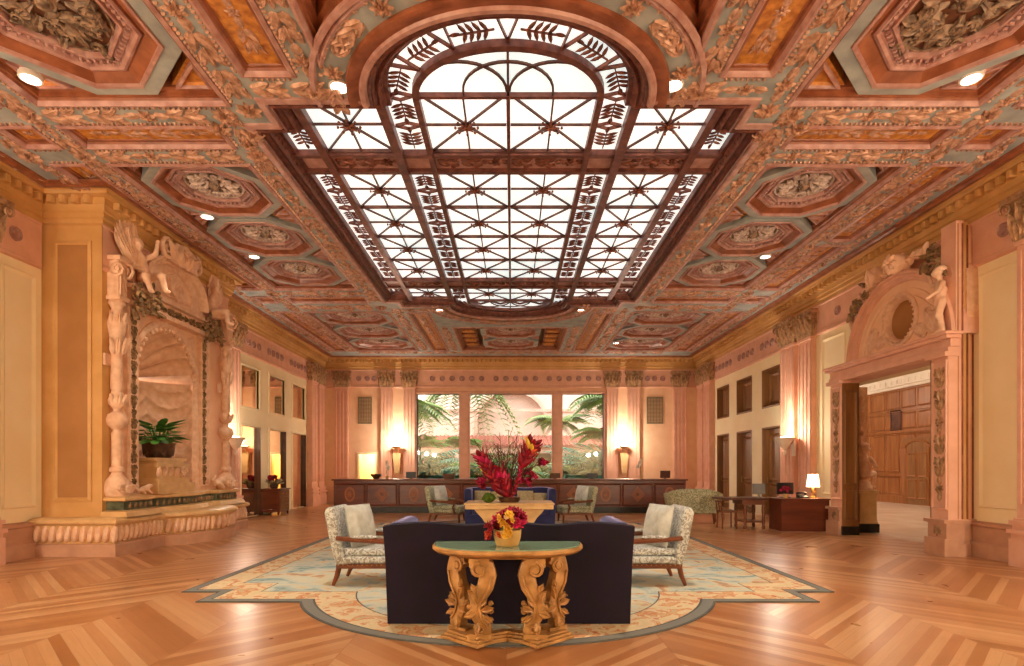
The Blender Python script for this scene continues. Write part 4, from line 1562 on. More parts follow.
# shoulders: putto, volutes and foliage, crest on top
for sg in (-1, 1):
    x = ax + sg * 1.3
    if sg > 0:
        caps, balls = putto(None, 1.15, False, -1)
        f = figure('putto', caps, po, 'carved_stone', .018, RW @ T(x + .02, 4.36, .5) @ RY(-.4), balls)
    m = MB(RW).mat('carved_stone')
    m.prism([(x - .25, PZ + .35), (x + .22, PZ + .35), (x + .2, 4.9), (x - .05, 5.25), (x - .45 * sg, 5.2)] if sg > 0 else [(x - .22, PZ + .35), (x + .25, PZ + .35), (x + .4, 5.2), (x + .05, 5.25), (x - .2, 4.9)], .0, .2)
    m.scroll(.26, x - sg * .12, 5.0, pi / 2, 1.8, .06, -sg, .32)
    m.tube([(x - sg * .1, 5.25, .3), (x + sg * .12, 5.1, .34), (x + sg * .2, 4.8, .36), (x + sg * .12, 4.5, .34)], [.06, .08, .07, .04], 7)
    m.scroll(.1, x + sg * .1, 4.5, 0, 1.4, .035, sg, .36)
    for i in range(5):
        m.leaf(.28, .16, .06, x + sg * (.18 - .03 * i), 4.15 + .2 * i, pi / 2 + sg * (.4 - .25 * i), .04, T(0, 0, .25))
    m.build('shoulder_scroll', parent=po, world=True)
    m = MB(RW).mat('bronze_leaf')
    for i in range(46):
        a = RND.uniform(.28, 1.12)
        r = PRR + RND.uniform(.08, .42)
        px, py = ax + sg * r * cos(a), PSZ + r * sin(a)
        if py > 5.68 or abs(px - ax) > 1.38:
            continue
        m.leaf(RND.uniform(.14, .26), .13, .05, px, py, RND.uniform(0, 6.28), .06, T(0, 0, RND.uniform(.22, .46)), 4)
    m.build('shoulder_foliage', parent=po, world=True)
m = MB(RW).mat('carved_stone')
m.lathe([(.0, .42), (.12, .4), (.18, .36), (.2, .3), (.2, .1)], 16, T(ax + .12, 5.47, .2))
m.rosette(.2, 8, .07, ax + .12, 5.47, T(0, 0, .58))
m.prism([(ax - .72, 5.2), (ax - .42, 5.3), (ax - .4, 5.62), (ax - .74, 5.58)], .2, .52)
m.leaf(.36, .26, .08, ax - .57, 5.24, pi / 2, .06, T(0, 0, .5))
for i in range(12):
    m.leaf(.26, .15, .06, ax + RND.uniform(-.6, .7), 5.38 + RND.uniform(-.03, .14), RND.uniform(0, 3.14), .05, T(0, 0, .35), 4)
m.build('crest', parent=po, world=True)

# ------------------------------------------------------------------ hall seen through the portal
m = MB().mat('hall_tile').box(8.3, 17, 4, 34, -.2, 0)
struct(m.build('floor_hall'), 'pale tiled floor of the hall beyond the portal', 'floor')
m = MB().mat('hall_panelling').box(16.6, 16.8, 4, 34, 0, 4.9)
HW = RWALL(16.6, 0, 0)
m.box(-34, -4, 0, .3, 0, .06, HW).box(-34, -4, 1.15, 1.25, 0, .07, HW).box(-34, -4, 3.0, 3.1, 0, .07, HW).box(-34, -4, 3.9, 3.98, 0, .05, HW)
for k in range(24):
    y = 30.5 - k * .95
    for z0, z1 in ((.38, 1.08), (1.35, 2.92), (3.18, 3.82), (4.05, 4.8)):
        moulded_panel(m, HW, -y + .07, -y + .88, z0, z1, .05, .035)
m.mat('white_plaster').sweep([(-4, 0), (-34, 0)][::-1], [(0, 4.85), (.1, 4.95), (.12, 5.05), (.3, 5.2), (.35, 5.3)], False, HW @ frame((0, 0, 0), (1, 0, 0), (0, 0, -1)) @ Matrix.Identity(4)) if False else None
m.mat('white_plaster').box(16.35, 16.8, 4, 34, 4.98, 5.35).box(16.48, 16.8, 4, 34, 4.88, 4.98)
for k in range(60):
    y = 10 + k * .36
    m.box(16.3, 16.36, y, y + .18, 5.05, 5.22)
hw = struct(m.build('wall_hall'), 'panelled wood wall of the hall beyond the portal', 'wall')
m = MB(HW).mat('panel_wood').box(-23.55, -21.95, 0, 2.75, 0, .1)
m.mat('hall_panelling').sweep([(-22.1, 0.0), (-22.1, 2.3)] + arc(-22.75, 2.3, .65, .3, 0, pi, 10) + [(-23.4, 2.3), (-23.4, 0.0)], [(-.08, .1), (-.08, .16), (0, .14), (.02, .1)], False)
for z0, z1 in ((.25, 1.0), (1.15, 2.1)):
    for xa in (-23.3, -22.7):
        moulded_panel(m, T(0, 0, .1), xa, xa + .5, z0, z1, .05, .03)
d3 = struct(m.build('door_3'), 'arched wooden door in the panelled hall wall', 'door')
MB(HW).mat('brass').ball((-22.25, 1.05, .17), .035).build('handle', parent=d3)
g = thing('vent_grille', 'dark vent grille high on the panelled wall of the hall', 'vent', (16.6, 24.1, 3.5))
m = MB(HW).mat('dark_wood').sweep(rect(-24.4, -23.8, 3.15, 3.95), [(-.04, 0), (-.04, .05), (.02, .05), (.03, .02)])
m.build('frame', parent=g, world=True)
m = MB(HW).mat('umber_recess').box(-24.4, -23.8, 3.15, 3.95, .0, .02)
for i in range(10):
    m.box(-24.38, -23.82, 3.19 + i * .075, 3.22 + i * .075, .02, .045)
m.build('slats', parent=g, world=True)
m = MB().mat('white_plaster').box(8.0, 17, 4, 34, 5.35, 5.5)
struct(m.build('ceiling_hall'), 'white ceiling of the hall beyond the portal', 'ceiling')
m = MB().mat('hall_panelling').box(8.3, 16.8, 34, 34.2, 0, 5.5).box(8.3, 16.8, 3.8, 4, 0, 5.5)
struct(m.build('wall_hall_end'), 'panelled end walls of the hall beyond the portal', 'wall')
m = MB().mat('carved_stone').box(8.34, 8.62, 13.5, 13.75, 0, 3.45)
m.garland(2.2, .22, .35, .03, frame((8.48, 13.5, 1.0), (0, 0, 1), (1, 0, 0)) if False else frame((8.48, 13.5, 1.05), (0, 0, 1), (-1, 0, 0)), 'carved_stone')
struct(m.build('trim_4'), 'carved stone strip behind the seated statue in the hall', 'pilaster')
for y in (14, 20, 27):
    light('hall_lamp', 'POINT', (12.5, y, 4.9), 220, (1, .82, .62), .3)

pd = thing('statue_pedestal', 'square stone pedestal with dark marble foot under the seated cherub statue', 'pedestal', (8.33, 13.2, 0))
m = MB().mat('honey_stone').box(-.2, .2, -.19, .19, .2, .9).box(-.24, .24, -.22, .22, .9, .98).box(-.22, .22, -.2, .2, .2, .26)
m.build('shaft', parent=pd, bevel=.01)
MB().mat('black_marble').box(-.24, .24, -.22, .22, 0, .2).build('foot', parent=pd)
st = thing('cherub_statue', 'pale seated cherub statue on the pedestal inside the portal', 'statue', (8.33, 13.2, .985))
caps, balls = putto(None, 1.35, True, 1)
figure('body', caps, st, 'carved_stone', .016, frame((8.38, 13.24, 1.33), (-.75, .66, 0), (0, 0, 1)) , balls)
MB().mat('carved_stone').lathe([(0, 0), (.19, 0), (.2, .05), (.16, .12), (.14, .2), (.0, .24)], 14).build('rock_seat', parent=st)

# ------------------------------------------------------------------ courtyard beyond the window
m = MB().mat('garden_earth').box(-14, 14, 24.3, 46, -.25, -.02)
struct(m.build('ground_courtyard'), 'planted ground of the courtyard behind the window', 'ground')
gb_ = thing('courtyard_building', 'pink stucco building with tiled porch roof across the courtyard', 'building', (0, 37, 0))
m = MB().mat('garden_pale')
GW = frame((0, 37, 0), (1, 0, 0), (0, 0, 1))
m.plate(rect(-14, 14, 0, 9.5), [[(-2.2, 3.6), (2.2, 3.6)] + arc(0, 4.6, 2.2, 1.9, 0, pi, 20)], -.3, 0, GW)
m.mat('garden_pink').sweep([(2.2, 3.6)] + arc(0, 4.6, 2.2, 1.9, 0, pi, 20) + [(-2.2, 3.6)], [(-.25, 0), (-.25, .1), (0, .1), (0, -.3)], False, GW)
m.box(-14, 14, 5.2, 5.4, 0, .15, GW)
m.mat('garden_pale').box(-14, 14, 37.8, 38, 0, 9)
m.build('wall', parent=gb_, world=True)
m = MB().mat('roof_tile')
m.prism([(34.2, 2.75), (37, 3.5), (37, 3.62), (34.2, 2.9)], -13, 13, frame((0, 0, 0), (0, 1, 0), (0, 0, 1)))
for i in range(100):
    m.tube([(-13 + i * .26, 34.2, 2.9), (-13 + i * .26, 37, 3.62)], .07, 5)
m.build('porch_roof', parent=gb_, world=True)
MB().mat('garden_pink').box(-13, 13, 34.3, 34.55, 2.4, 2.75).build('porch_beam', parent=gb_, world=True)
for x in (-8, -5.6, -3.2, 3.1, 5.5, 8):
    m = MB(T(x, 34.42, 0)).mat('garden_pale').lathe([(.25, 0), (.25, .15), (.19, .2), (.17, 2.1), (.24, 2.2), (.26, 2.4)], 12)
    m.build('porch_column', parent=gb_, world=True)
for x in (-6.7, -4.5, 4.3, 6.7):
    m = MB().mat('umber_recess').box(x - .6, x + .6, 36.95, 37.0, .05, 2.2)
    m.build('doorway', parent=gb_, world=True)


def frond(m, base, az, L, droop, w=.5, rise=.9, k=11):
    b = Vector(base)
    d = Vector((cos(az), sin(az), 0))
    pts = []
    for i in range(k + 1):
        t = i / k
        pts.append(b + d * L * t * cos(rise * (1 - t)) + Vector((0, 0, L * (rise * .75 * t - droop * t * t))))
    m.tube(pts, [.025 * (1 - .8 * i / k) for i in range(k + 1)], 4)
    sd = Vector((-d.y, d.x, 0))
    for i in range(1, k + 1):
        for q in (0, .5):
            t = (i - q) / k
            p = pts[i - 1].lerp(pts[i], 1 - q)
            l = w * sin(pi * min(1, .15 + .8 * t))
            for sg in (-1, 1):
                tip = p + sd * sg * l + d * l * .55 + Vector((0, 0, -l * .45))
                mid = p.lerp(tip, .5) + Vector((0, 0, l * .1))
                n_ = d * .05
                m.add([p - n_, p + n_, mid + n_, tip, mid - n_], [(0, 1, 2, 3, 4)])


def palm(x, y, h, L, nf, label, mat='palm_green', w=.5, droop=.75, rise=.9, sd=0, trunk=.11):
    nf = int(nf * 1.5)
    w *= 1.3
    R = random.Random(sd)
    t = thing('palm', label, 'palm', (x, y, 0), 0, None)
    MB().mat('twig_brown').tube([(0, 0, -.05), (.06, 0, h * .4), (0.02, .03, h * .75), (0, 0, h)], [trunk * 1.3, trunk, trunk * .9, trunk], 8).build('trunk', parent=t)
    m = MB().mat(mat)
    for i in range(nf):
        frond(m, (0, 0, h), 2 * pi * i / nf + R.uniform(-.2, .2), L * R.uniform(.8, 1.1), droop * R.uniform(.7, 1.2), w, rise * R.uniform(.5, 1.3))
    m.build('fronds', parent=t)
    return t


palm(-5.5, 28.5, 4.6, 2.6, 13, 'tall palm with arching fronds at the upper left of the garden window', 'palm_green', .6, .8, .8, 1)
palm(-4.5, 27.5, 2.6, 1.35, 12, 'mid height palm with spiky fronds in the left garden pane', 'leaf_green', .3, .55, 1.0, 2, .07)
palm(5.4, 28.5, 4.9, 2.7, 14, 'tall palm with drooping fronds at the upper right of the garden window', 'palm_green', .6, .9, .8, 3)
palm(4.6, 27.6, 3.2, 1.6, 13, 'mid height palm in the right garden pane below the tall palm', 'leaf_green', .4, .7, .9, 4, .07)
palm(2.6, 31, 4.0, 1.7, 11, 'slender palm beyond the right mullion of the garden window', 'palm_green', .4, .8, .9, 5, .06)
palm(-2.66, 32.6, 6.6, 3.4, 13, 'very tall palm whose hanging fronds cross the top of the middle pane', 'palm_green', .5, 1.5, .5, 6)
palm(-2.7, 31, 2.9, 1.3, 11, 'small palm just right of the left mullion of the garden window', 'leaf_green', .3, .7, .9, 7, .05)


def fern(x, y, h, n_, label, mat, sd, w=.3):
    t = thing('garden_shrub', label, 'shrub', (x, y, -.02))
    n_ = int(n_ * 1.9)
    w *= 1.3
    R = random.Random(sd)
    m = MB().mat(mat)
    for i in range(n_):
        frond(m, (R.uniform(-.25, .25), R.uniform(-.2, .2), R.uniform(.1, h * .6)), R.uniform(0, 6.28), h * R.uniform(.6, 1), .5, w, R.uniform(.7, 1.4), 8)
    m.build('leaves', parent=t)
    MB().mat('twig_brown').tube([(0, 0, 0), (0.03, .02, h * .6)], [.05, .03], 6).build('stem', parent=t)


fern(-4.25, 27.5, 2.56, 30, 'teal leafed shrub in the lower left corner of the garden window', 'leaf_teal', 11, .35)
fern(-3.3, 27.799999999999997, 2.03, 24, 'low teal shrub beside the left mullion of the garden window', 'leaf_teal', 12, .3)
fern(4.3, 27.7, 2.84, 30, 'teal leafed shrub in the lower right corner of the garden window', 'leaf_teal', 13, .35)
fern(3.3, 27.9, 2.03, 24, 'pale green shrub beside the right mullion of the garden window', 'leaf_pale', 14, .3)
fern(-1.75, 28.5, 2.29, 24, 'green shrub at the left of the middle garden pane', 'leaf_green', 15, .3)
fern(1.75, 28.5, 2.03, 24, 'green shrub at the right of the middle garden pane', 'palm_green', 16, .3)
fern(-0.3, 29.5, 2.03, 20, 'pale green shrub behind the flower twigs in the middle garden pane', 'leaf_pale', 17, .3)


# ------------------------------------------------------------------ rug
def smooth_arc(cx, cy, rx, ry, a0, a1, n=24):
    return arc(cx, cy, rx, ry, a0, a1, n)


def rug_outline(d):
    """d = inset"""
    x1, x2 = 3.93 - d, 3.48 - d
    yn, ym, yl = 6.24 + d, 6.74 + d, 4.68 + d
    yf, yg, yh = 15.2 - d, 14.7 - d, 16.3 - d
    r = 2.32 - d
    def seg(y0, y1, up):
        h = abs(y1 - y0)
        rad = (r * r + h * h) / (2 * h)
        c = y1 + rad if not up else y1 - rad
        a = math.asin(min(1, r / rad)) if rad > h else pi - math.asin(min(1, r / rad))
        return arc(0, c, rad, rad, (1.5 * pi - a) if not up else (pi / 2 - a), (1.5 * pi + a) if not up else (pi / 2 + a), 40)
    near = seg(yn, yl, False)
    far = seg(yf, yh, True)
    return near + [(x2, yn), (x2, ym), (x1, ym), (x1, yg), (x2, yg), (x2, yf)] + far + [(-x2, yf), (-x2, yg), (-x1, yg), (-x1, ym), (-x2, ym), (-x2, yn)]


rug = thing('rug', 'huge pale floral rug with grey border and rounded end on the parquet', 'rug', (0, 10.4, 0))
RO = [rug_outline(d) for d in (0, .02, .11, .13, .50, .515, .7)]
m = MB().mat('rug_edge').plate(RO[0], [RO[1]], 0.001, .012)
m.mat('rug_border').plate(RO[1], [RO[2]], 0.001, .013)
m.mat('rug_edge').plate(RO[2], [RO[3]], 0.001, .012)
m.build('border', parent=rug, world=True, smooth=0)
MB().mat('rug_flower_band').plate(RO[3], [RO[4]], 0.001, .013).build('flower_band', parent=rug, world=True, smooth=0)
oval = [(1.85 * cos(2 * pi * i / 60), 10.45 + 5.0 * sin(2 * pi * i / 60)) for i in range(60)]
m = MB().mat('rug_edge').plate(RO[4], [RO[5]], .001, .012)
m.mat('rug_blue_field').plate(RO[5], [oval], 0.001, .013)
m.build('field', parent=rug, world=True, smooth=0)
MB().mat('rug_pale_field').prism(oval, 0.001, .013).build('medallion', parent=rug, world=True, smooth=0)
RGZ = .0135


# ------------------------------------------------------------------ soft shapes
def pad(mb, sx, sy, sz, M=None, nx=10, ny=10, puff=1.0, e=3.0):
    """rounded cushion, centred, size sx,sy,sz"""
    vs, fs = [], []
    for side in (1, -1):
        for j in range(ny + 1):
            for i in range(nx + 1):
                u, v = -1 + 2 * i / nx, -1 + 2 * j / ny
                h = (1 - abs(u) ** e) ** .5 * (1 - abs(v) ** e) ** .5
                k = 1 - .07 * puff * (abs(u) ** 2 * abs(v) ** 2) * 0
                pin = 1 - .06 * puff * ((1 - abs(u)) if abs(v) > .99 else 0) - .0
                vs.append((u * sx / 2 * k * (1 - .05 * puff * (1 - v * v) * (abs(u) > .6) * 0), v * sy / 2 * k, side * sz / 2 * h))
    n = (nx + 1) * (ny + 1)
    for s_ in (0, 1):
        for j in range(ny):
            for i in range(nx):
                q = s_ * n + j * (nx + 1) + i
                f = (q, q + 1, q + nx + 2, q + nx + 1)
                fs.append(f if s_ == 0 else f[::-1])
    return mb.add(vs, fs, M)


def rbox(mb, x0, x1, y0, y1, z0, z1, M=None):
    return mb.box(x0, x1, y0, y1, z0, z1, M)


# ------------------------------------------------------------------ armchairs
def make_armchair(label, pat):
    t = thing('armchair', label, 'armchair', (0, 0, 0), 0, 'show-wood lounge armchairs on the rug')
    for sx, sy in ((1, 1), (1, -1), (-1, 1), (-1, -1)):
        m = MB().mat('walnut')
        if sx > 0:
            m.tube([(.4, sy * .31, .25), (.41, sy * .31, .12), (.42, sy * .31, 0.0)], [.036, .03, .022], 8)
        else:
            m.tube([(-.36, sy * .31, .25), (-.39, sy * .31, .12), (-.44, sy * .31, 0.0)], [.036, .032, .022], 8)
        m.build('leg', parent=t)
    m = MB().mat('walnut').box(-.39, .44, -.35, .35, .215, .27)
    m.mat('brass')
    for i in range(14):
        for sy in (-1, 1):
            m.ball((-.36 + i * .06, sy * .352, .262), .009, 6, 4)
    m.build('seat_frame', parent=t, bevel=.008)
    m = MB().mat(pat)
    m.box(-.36, .45, -.335, .335, .27, .36)
    m.build('seat_base', parent=t, bevel=.03, bseg=3)
    m = MB().mat(pat)
    m.box(-.34, .47, -.29, .29, .36, .46)
    m.build('seat_cushion', parent=t, bevel=.045, bseg=4)
    # raked back
    m = MB().mat(pat)
    prof = [(-.40, .24), (-.27, .26), (-.36, .62), (-.42, .95), (-.46, .99), (-.52, .98), (-.55, .92), (-.49, .6)]
    m.prism(prof, -.335, .335, frame((0, 0, 0), (1, 0, 0), (0, 0, 1)))
    m.build('backrest', parent=t, bevel=.03, bseg=3)
    for sy in (-1, 1):
        m = MB().mat('walnut')
        m.tube([(-.38, sy * .37, .60), (-.2, sy * .375, .585), (.1, sy * .385, .57), (.3, sy * .375, .555), (.39, sy * .36, .535), (.4, sy * .355, .50)], [.03, .032, .036, .038, .034, .026], 8)
        m.tube([(.3, sy * .36, .54), (.25, sy * .355, .42), (.3, sy * .35, .26)], [.03, .024, .03], 8)
        o = m.build('arm', parent=t)
        m = MB().mat(pat)
        pad(m, .34, .07, .05, T(-.03, sy * .38, .615), 8, 4)
        m.build('arm_pad', parent=o)
    return t


CH = [(-1.77, 7.38, 0, 'silver patterned armchair with pale cushion left of the near sofa', 'damask_silver'),
      (1.80, 7.38, pi, 'silver patterned armchair with pale cushion right of the near sofa', 'damask_silver'),
      (-1.74, 15.4, radians(-8), 'green patterned armchair with pale cushion left of the far blue sofa', 'damask_green'),
      (1.80, 15.4, pi + radians(8), 'green patterned armchair with pale cushion right of the far blue sofa', 'damask_green')]
protos = {}
for x, y, rz, lab, pat in CH:
    if pat not in protos:
        c = make_armchair(lab, pat)
        c.location, c.rotation_euler = (x, y, RGZ + .006), (0, 0, rz)
        protos[pat] = c
    else:
        c = dup(protos[pat], (x, y, RGZ + .006), rz, lab)


def cushion(label, x, y, z, s, th, mat, tilt, rz, group=None, seam=True):
    """square cushion, leaning back by tilt; local +x is its face"""
    t = thing('throw_cushion', label, 'cushion', (x, y, z), rz, group)
    m = MB().mat(mat)
    pad(m, s, s, th, T(0, 0, s / 2 * cos(tilt)) @ RY(pi / 2 - tilt), 10, 10, 1, 2.6)
    m.build('cover', parent=t)
    q = s / 2 - .004
    m = MB().mat(mat).tube([(-q, -q, 0), (q, -q, 0), (q, q, 0), (-q, q, 0), (-q, -q, 0)], .008, 5, T(0, 0, s / 2 * cos(tilt)) @ RY(pi / 2 - tilt))
    m.build('piping', parent=t)
    return t


for (x, y, rz, lab, pat), l2 in zip(CH, ('silver silk cushion against the back of the near left armchair', 'silver silk cushion against the back of the near right armchair',
                                         'pale cushion on the far armchair left of the blue sofa', 'pale cushion on the far armchair right of the blue sofa')):
    mt = 'silver_silk'
    cushion(l2, x - cos(rz) * .17, y - sin(rz) * .17, RGZ + .472, .54, .2, mt, radians(12), rz - (.35 if abs(rz) < 1 else -.35), 'silk cushions on the armchairs')


# ------------------------------------------------------------------ sofas
def make_sofa(label, backmat, mat):
    """faces +y, back at y = -0.45"""
    t = thing('sofa', label, 'sofa', (0, 0, 0), 0, None)
    top = []
    for i in range(25):
        u = -1 + 2 * i / 24
        z = .955 + .012 * cos(u * 3 * pi) - .012 * (abs(u) > .97)
        top.append((u * 1.19, z))
    low = [(1.15, .02), (-1.15, .02)]
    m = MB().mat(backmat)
    n = len(top)
    vs, fs = [], []
    rows = [(0.004, 1.155, -.43), (.25, 1.16, -.445), (.6, 1.17, -.455), (.85, 1.185, -.47)]
    for z, w, y in rows:
        vs += [(tx / 1.19 * w, y, z) for tx, _ in top]
    vs += [(tx, -.475, tz) for tx, tz in top]
    vs += [(tx * .995, -.43, tz + .012) for tx, tz in top]
    vs += [(tx * .99, -.33, tz + .0) for tx, tz in top]
    vs += [(tx * .985, -.26, .6) for tx, tz in top]
    vs += [(tx * .98, -.22, .3) for tx, tz in top]
    R_ = len(rows) + 5
    for j in range(R_ - 1):
        for i in range(n - 1):
            q = j * n + i
            fs.append((q, q + 1, q + n + 1, q + n))
    fs.append(tuple(j * n for j in range(R_)))
    fs.append(tuple(j * n + n - 1 for j in range(R_))[::-1])
    m.add(vs, fs)
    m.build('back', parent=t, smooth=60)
    m = MB().mat(mat).box(-1.15, 1.15, -.3, .46, .02, .3)
    m.build('base', parent=t, bevel=.03, bseg=3)
    for sx in (-1, 1):
        m = MB().mat(mat)
        P = [(.98, .02), (1.15, .02), (1.19, .9), (1.15, .955), (1.06, .965), (1.0, .93), (.98, .6)]
        if sx < 0:
            P = [(-x, z) for x, z in P][::-1]
        m.prism(P, -.44, .34, frame((0, 0, 0), (1, 0, 0), (0, 0, 1)), None)
        m.build('arm', parent=t, bevel=.035, bseg=3)
        m = MB().mat(mat)
        m.box(min(sx * .01, sx * .97), max(sx * .01, sx * .97), -.22, .5, .3, .46)
        m.build('seat_cushion', parent=t, bevel=.05, bseg=4)
        for y in (-.38, .4):
            MB().mat('dark_wood').lathe([(.03, 0), (.035, .03), (0, .03)], 8, T(sx * 1.05, y, -.0)).build('foot', parent=t)
    return t


s1 = make_sofa('blue velvet sofa seen from behind with shade coloured into its back, in front of the console table', 'shaded_blue_velvet', 'blue_velvet')
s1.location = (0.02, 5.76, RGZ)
s2 = make_sofa('blue velvet sofa facing the camera near the reception counter', 'blue_velvet', 'blue_velvet')
s2.location, s2.rotation_euler = (0.0, 14.75, RGZ), (0, 0, pi)
for k, (x, mt, lab, s_) in enumerate(((-.73, 'cushion_gold', 'plain gold cushion at the left end of the far blue sofa', .42), (-.3, 'cushion_floral', 'flowered cushion left of centre on the far blue sofa', .4),
                                     (.4, 'cushion_gold', 'wide tan cushion right of centre on the far blue sofa', .42), (.79, 'cushion_gold', 'small tan cushion at the right end of the far blue sofa', .36))):
    cushion(lab, x, 14.8, RGZ + .475, s_, .15, mt, radians(14), -pi / 2, None)

# ------------------------------------------------------------------ console table
ct = thing('console_table', 'carved wooden console table with green glass top behind the near sofa', 'console table', (0, 4.9, RGZ))
ct.scale = (1, 1, .968)
ct.location.x = .01
def demi(a, b, k=2.6, n=36):
    P = []
    for i in range(n + 1):
        t = pi + pi * i / n
        c, s_ = cos(t), sin(t)
        P.append((a * (1 if c > 0 else -1) * abs(c) ** (2 / k), -b * abs(s_) ** (2 / k)))
    return P
OFF = .24
D0 = [(x, y + OFF) for x, y in demi(.665, .58)]
m = MB(T(0, 4.9, 0)).mat('carved_wood')
m.prism(D0, .80, .832)
m.sweep(D0, [(0, .832), (-.012, .82), (-.012, .80), (.0, .79), (.02, .775), (.05, .77), (.09, .755), (.12, .75), (.14, .75)], True)
m.prism([(x * .8, y * .8 + .03) for x, y in D0], .75, .80)
m.build('tabletop', parent=ct, world=False).location = (0, -4.9, 0)
m = MB().mat('green_glass').prism([(x * .985, y * .985 + .002) for x, y in D0], .832, .842)
m.build('glass_top', parent=ct, bevel=.002)


def scroll_leg(M, hand):
    """S-shaped carved leg in the local x-z plane, thick along y; hand=+1 bulges to +x"""
    m = MB(M).mat('carved_wood')
    C = [(-.055, .655), (-.01, .71), (.06, .68), (.075, .6), (.05, .5), (.0, .41), (-.03, .33), (-.015, .25), (.03, .19), (.045, .13), (.01, .09), (-.03, .1)]
    R_ = [.045, .062, .07, .074, .072, .062, .058, .058, .066, .066, .058, .036]
    # flattened thick ribbon
    pts = []
    for i in range(len(C) - 1):
        for t in (0, .5):
            pts.append((hand * (C[i][0] + (C[i + 1][0] - C[i][0]) * t), C[i][1] + (C[i + 1][1] - C[i][1]) * t, R_[i] + (R_[i + 1] - R_[i]) * t))
    vs, fs = [], []
    K = 10
    for i, (x, z, r) in enumerate(pts):
        a, b2 = pts[max(i - 1, 0)], pts[min(i + 1, len(pts) - 1)]
        d = Vector((b2[0] - a[0], b2[1] - a[1])).normalized()
        nx, nz = -d.y, d.x
        for k in range(K):
            an = 2 * pi * k / K
            u, w = cos(an), sin(an)
            e = .5
            uu = (1 if u > 0 else -1) * abs(u) ** e * r
            ww = (1 if w > 0 else -1) * abs(w) ** e * .065
            vs.append((x + nx * uu, ww, z + nz * uu))
    for i in range(len(pts) - 1):
        for k in range(K):
            fs.append((i * K + k, i * K + (k + 1) % K, (i + 1) * K + (k + 1) % K, (i + 1) * K + k))
    fs.append(tuple(range(K)))
    fs.append(tuple(range((len(pts) - 1) * K, len(pts) * K))[::-1])
    m.add(vs, fs)
    F = frame((0, -.065, 0), (1, 0, 0), (0, 0, 1))
    m.scroll(.062, hand * -.0, .655, pi / 2, 1.8, .016, hand, .008, F, 22)
    m.lathe([(.0, .02), (.03, .015), (.035, 0)], 12, F @ T(hand * .0, .655, 0))
    m.scroll(.045, hand * .01, .14, -pi / 2, 1.6, .013, -hand, .008, F, 18)
    m.tube([(hand * .105, .60, .004), (hand * .085, .5, .006), (hand * .035, .41, .008), (hand * .0, .33, .008), (hand * .02, .24, .006), (hand * .075, .17, .004)], .012, 6, F)
    for x, z, a, l, w in ((-.03, .36, 1.9, .12, .07), (-.02, .40, 2.3, .11, .06), (.02, .3, .3, .11, .07), (.0, .34, .8, .1, .06), (.03, .25, -.5, .1, .06), (-.03, .28, 3.4, .1, .07), (.0, .2, -1.8, .1, .07), (-.03, .46, 2.0, .09, .05)):
        m.leaf(l, w, .03, hand * x, z, a if hand > 0 else pi - a, .012, F, 5)
    for x, z, r in ((.095, .36, .024), (.1, .29, .022), (-.085, .33, .024), (-.075, .25, .02), (.1, .22, .02)):
        m.ball((hand * x, -.03, z), (r, .035, r), 9, 6)
        m.scroll(r * .9, hand * x, z, 0, 1.2, .006, hand, .0, frame((0, -.062, 0), (1, 0, 0), (0, 0, 1)), 10)
    m.box(-.1, .1, -.075, .075, .06, .1)
    m.box(-.085, .085, -.07, .07, .70, .752)
    return m


for sx in (-1, 1):
    scroll_leg(T(sx * .235, -.16, 0), sx * -1).build('leg', parent=ct, bevel=0)
    scroll_leg(T(sx * .40, .06, 0) @ RZ(sx * radians(38)), sx * 1).build('leg', parent=ct)
    m = MB(T(sx * .33, -.06, 0) @ RZ(sx * radians(42))).mat('carved_wood')
    for g, z0, z1 in ((.0, 0, .03), (-.02, .03, .055), (-.04, .055, .075)):
        m.box(-.23 - g, .23 + g, -.13 - g, .13 + g, z0, z1)
    m.build('base_block', parent=ct, bevel=.006)
    m = MB().mat('carved_wood')
    for w, z0, z1 in ((.085, 0, .035), (.065, .035, .06), (.045, .06, .08)):
        a, b2 = (sx * .3, -.17), (0, -.02)
        P = [(a[0], a[1] - w), (b2[0], b2[1] - w), (b2[0], b2[1] + w), (a[0], a[1] + w)]
        m.prism(P if sx < 0 else P[::-1], z0, z1)
    m.build('stretcher', parent=ct, bevel=.004)


def bloom(mb, c, R, n=5, mats=None, up=0.3, pl=.9, seed=0, lay=2):
    """open flower: layers of curved petals round a centre"""
    Rn = random.Random(seed)
    c = Vector(c)
    ax = Vector((Rn.uniform(-1, 1), Rn.uniform(-1, .2), Rn.uniform(.0, 1))).normalized()
    u = ax.orthogonal().normalized()
    M = frame(c, u, ax.cross(u))
    for l in range(lay):
        for i in range(n):
            a = 2 * pi * (i + .5 * l) / n
            P = M @ RZ(a) @ RY(-up - .5 * l)
            mb.leaf(R * (1 - .2 * l), R * pl * (1 - .2 * l), R * .12, 0, 0, 0, R * .2, P, 4, 1)
    mb.ball((0, 0, R * .1), R * .16, 6, 4, M)


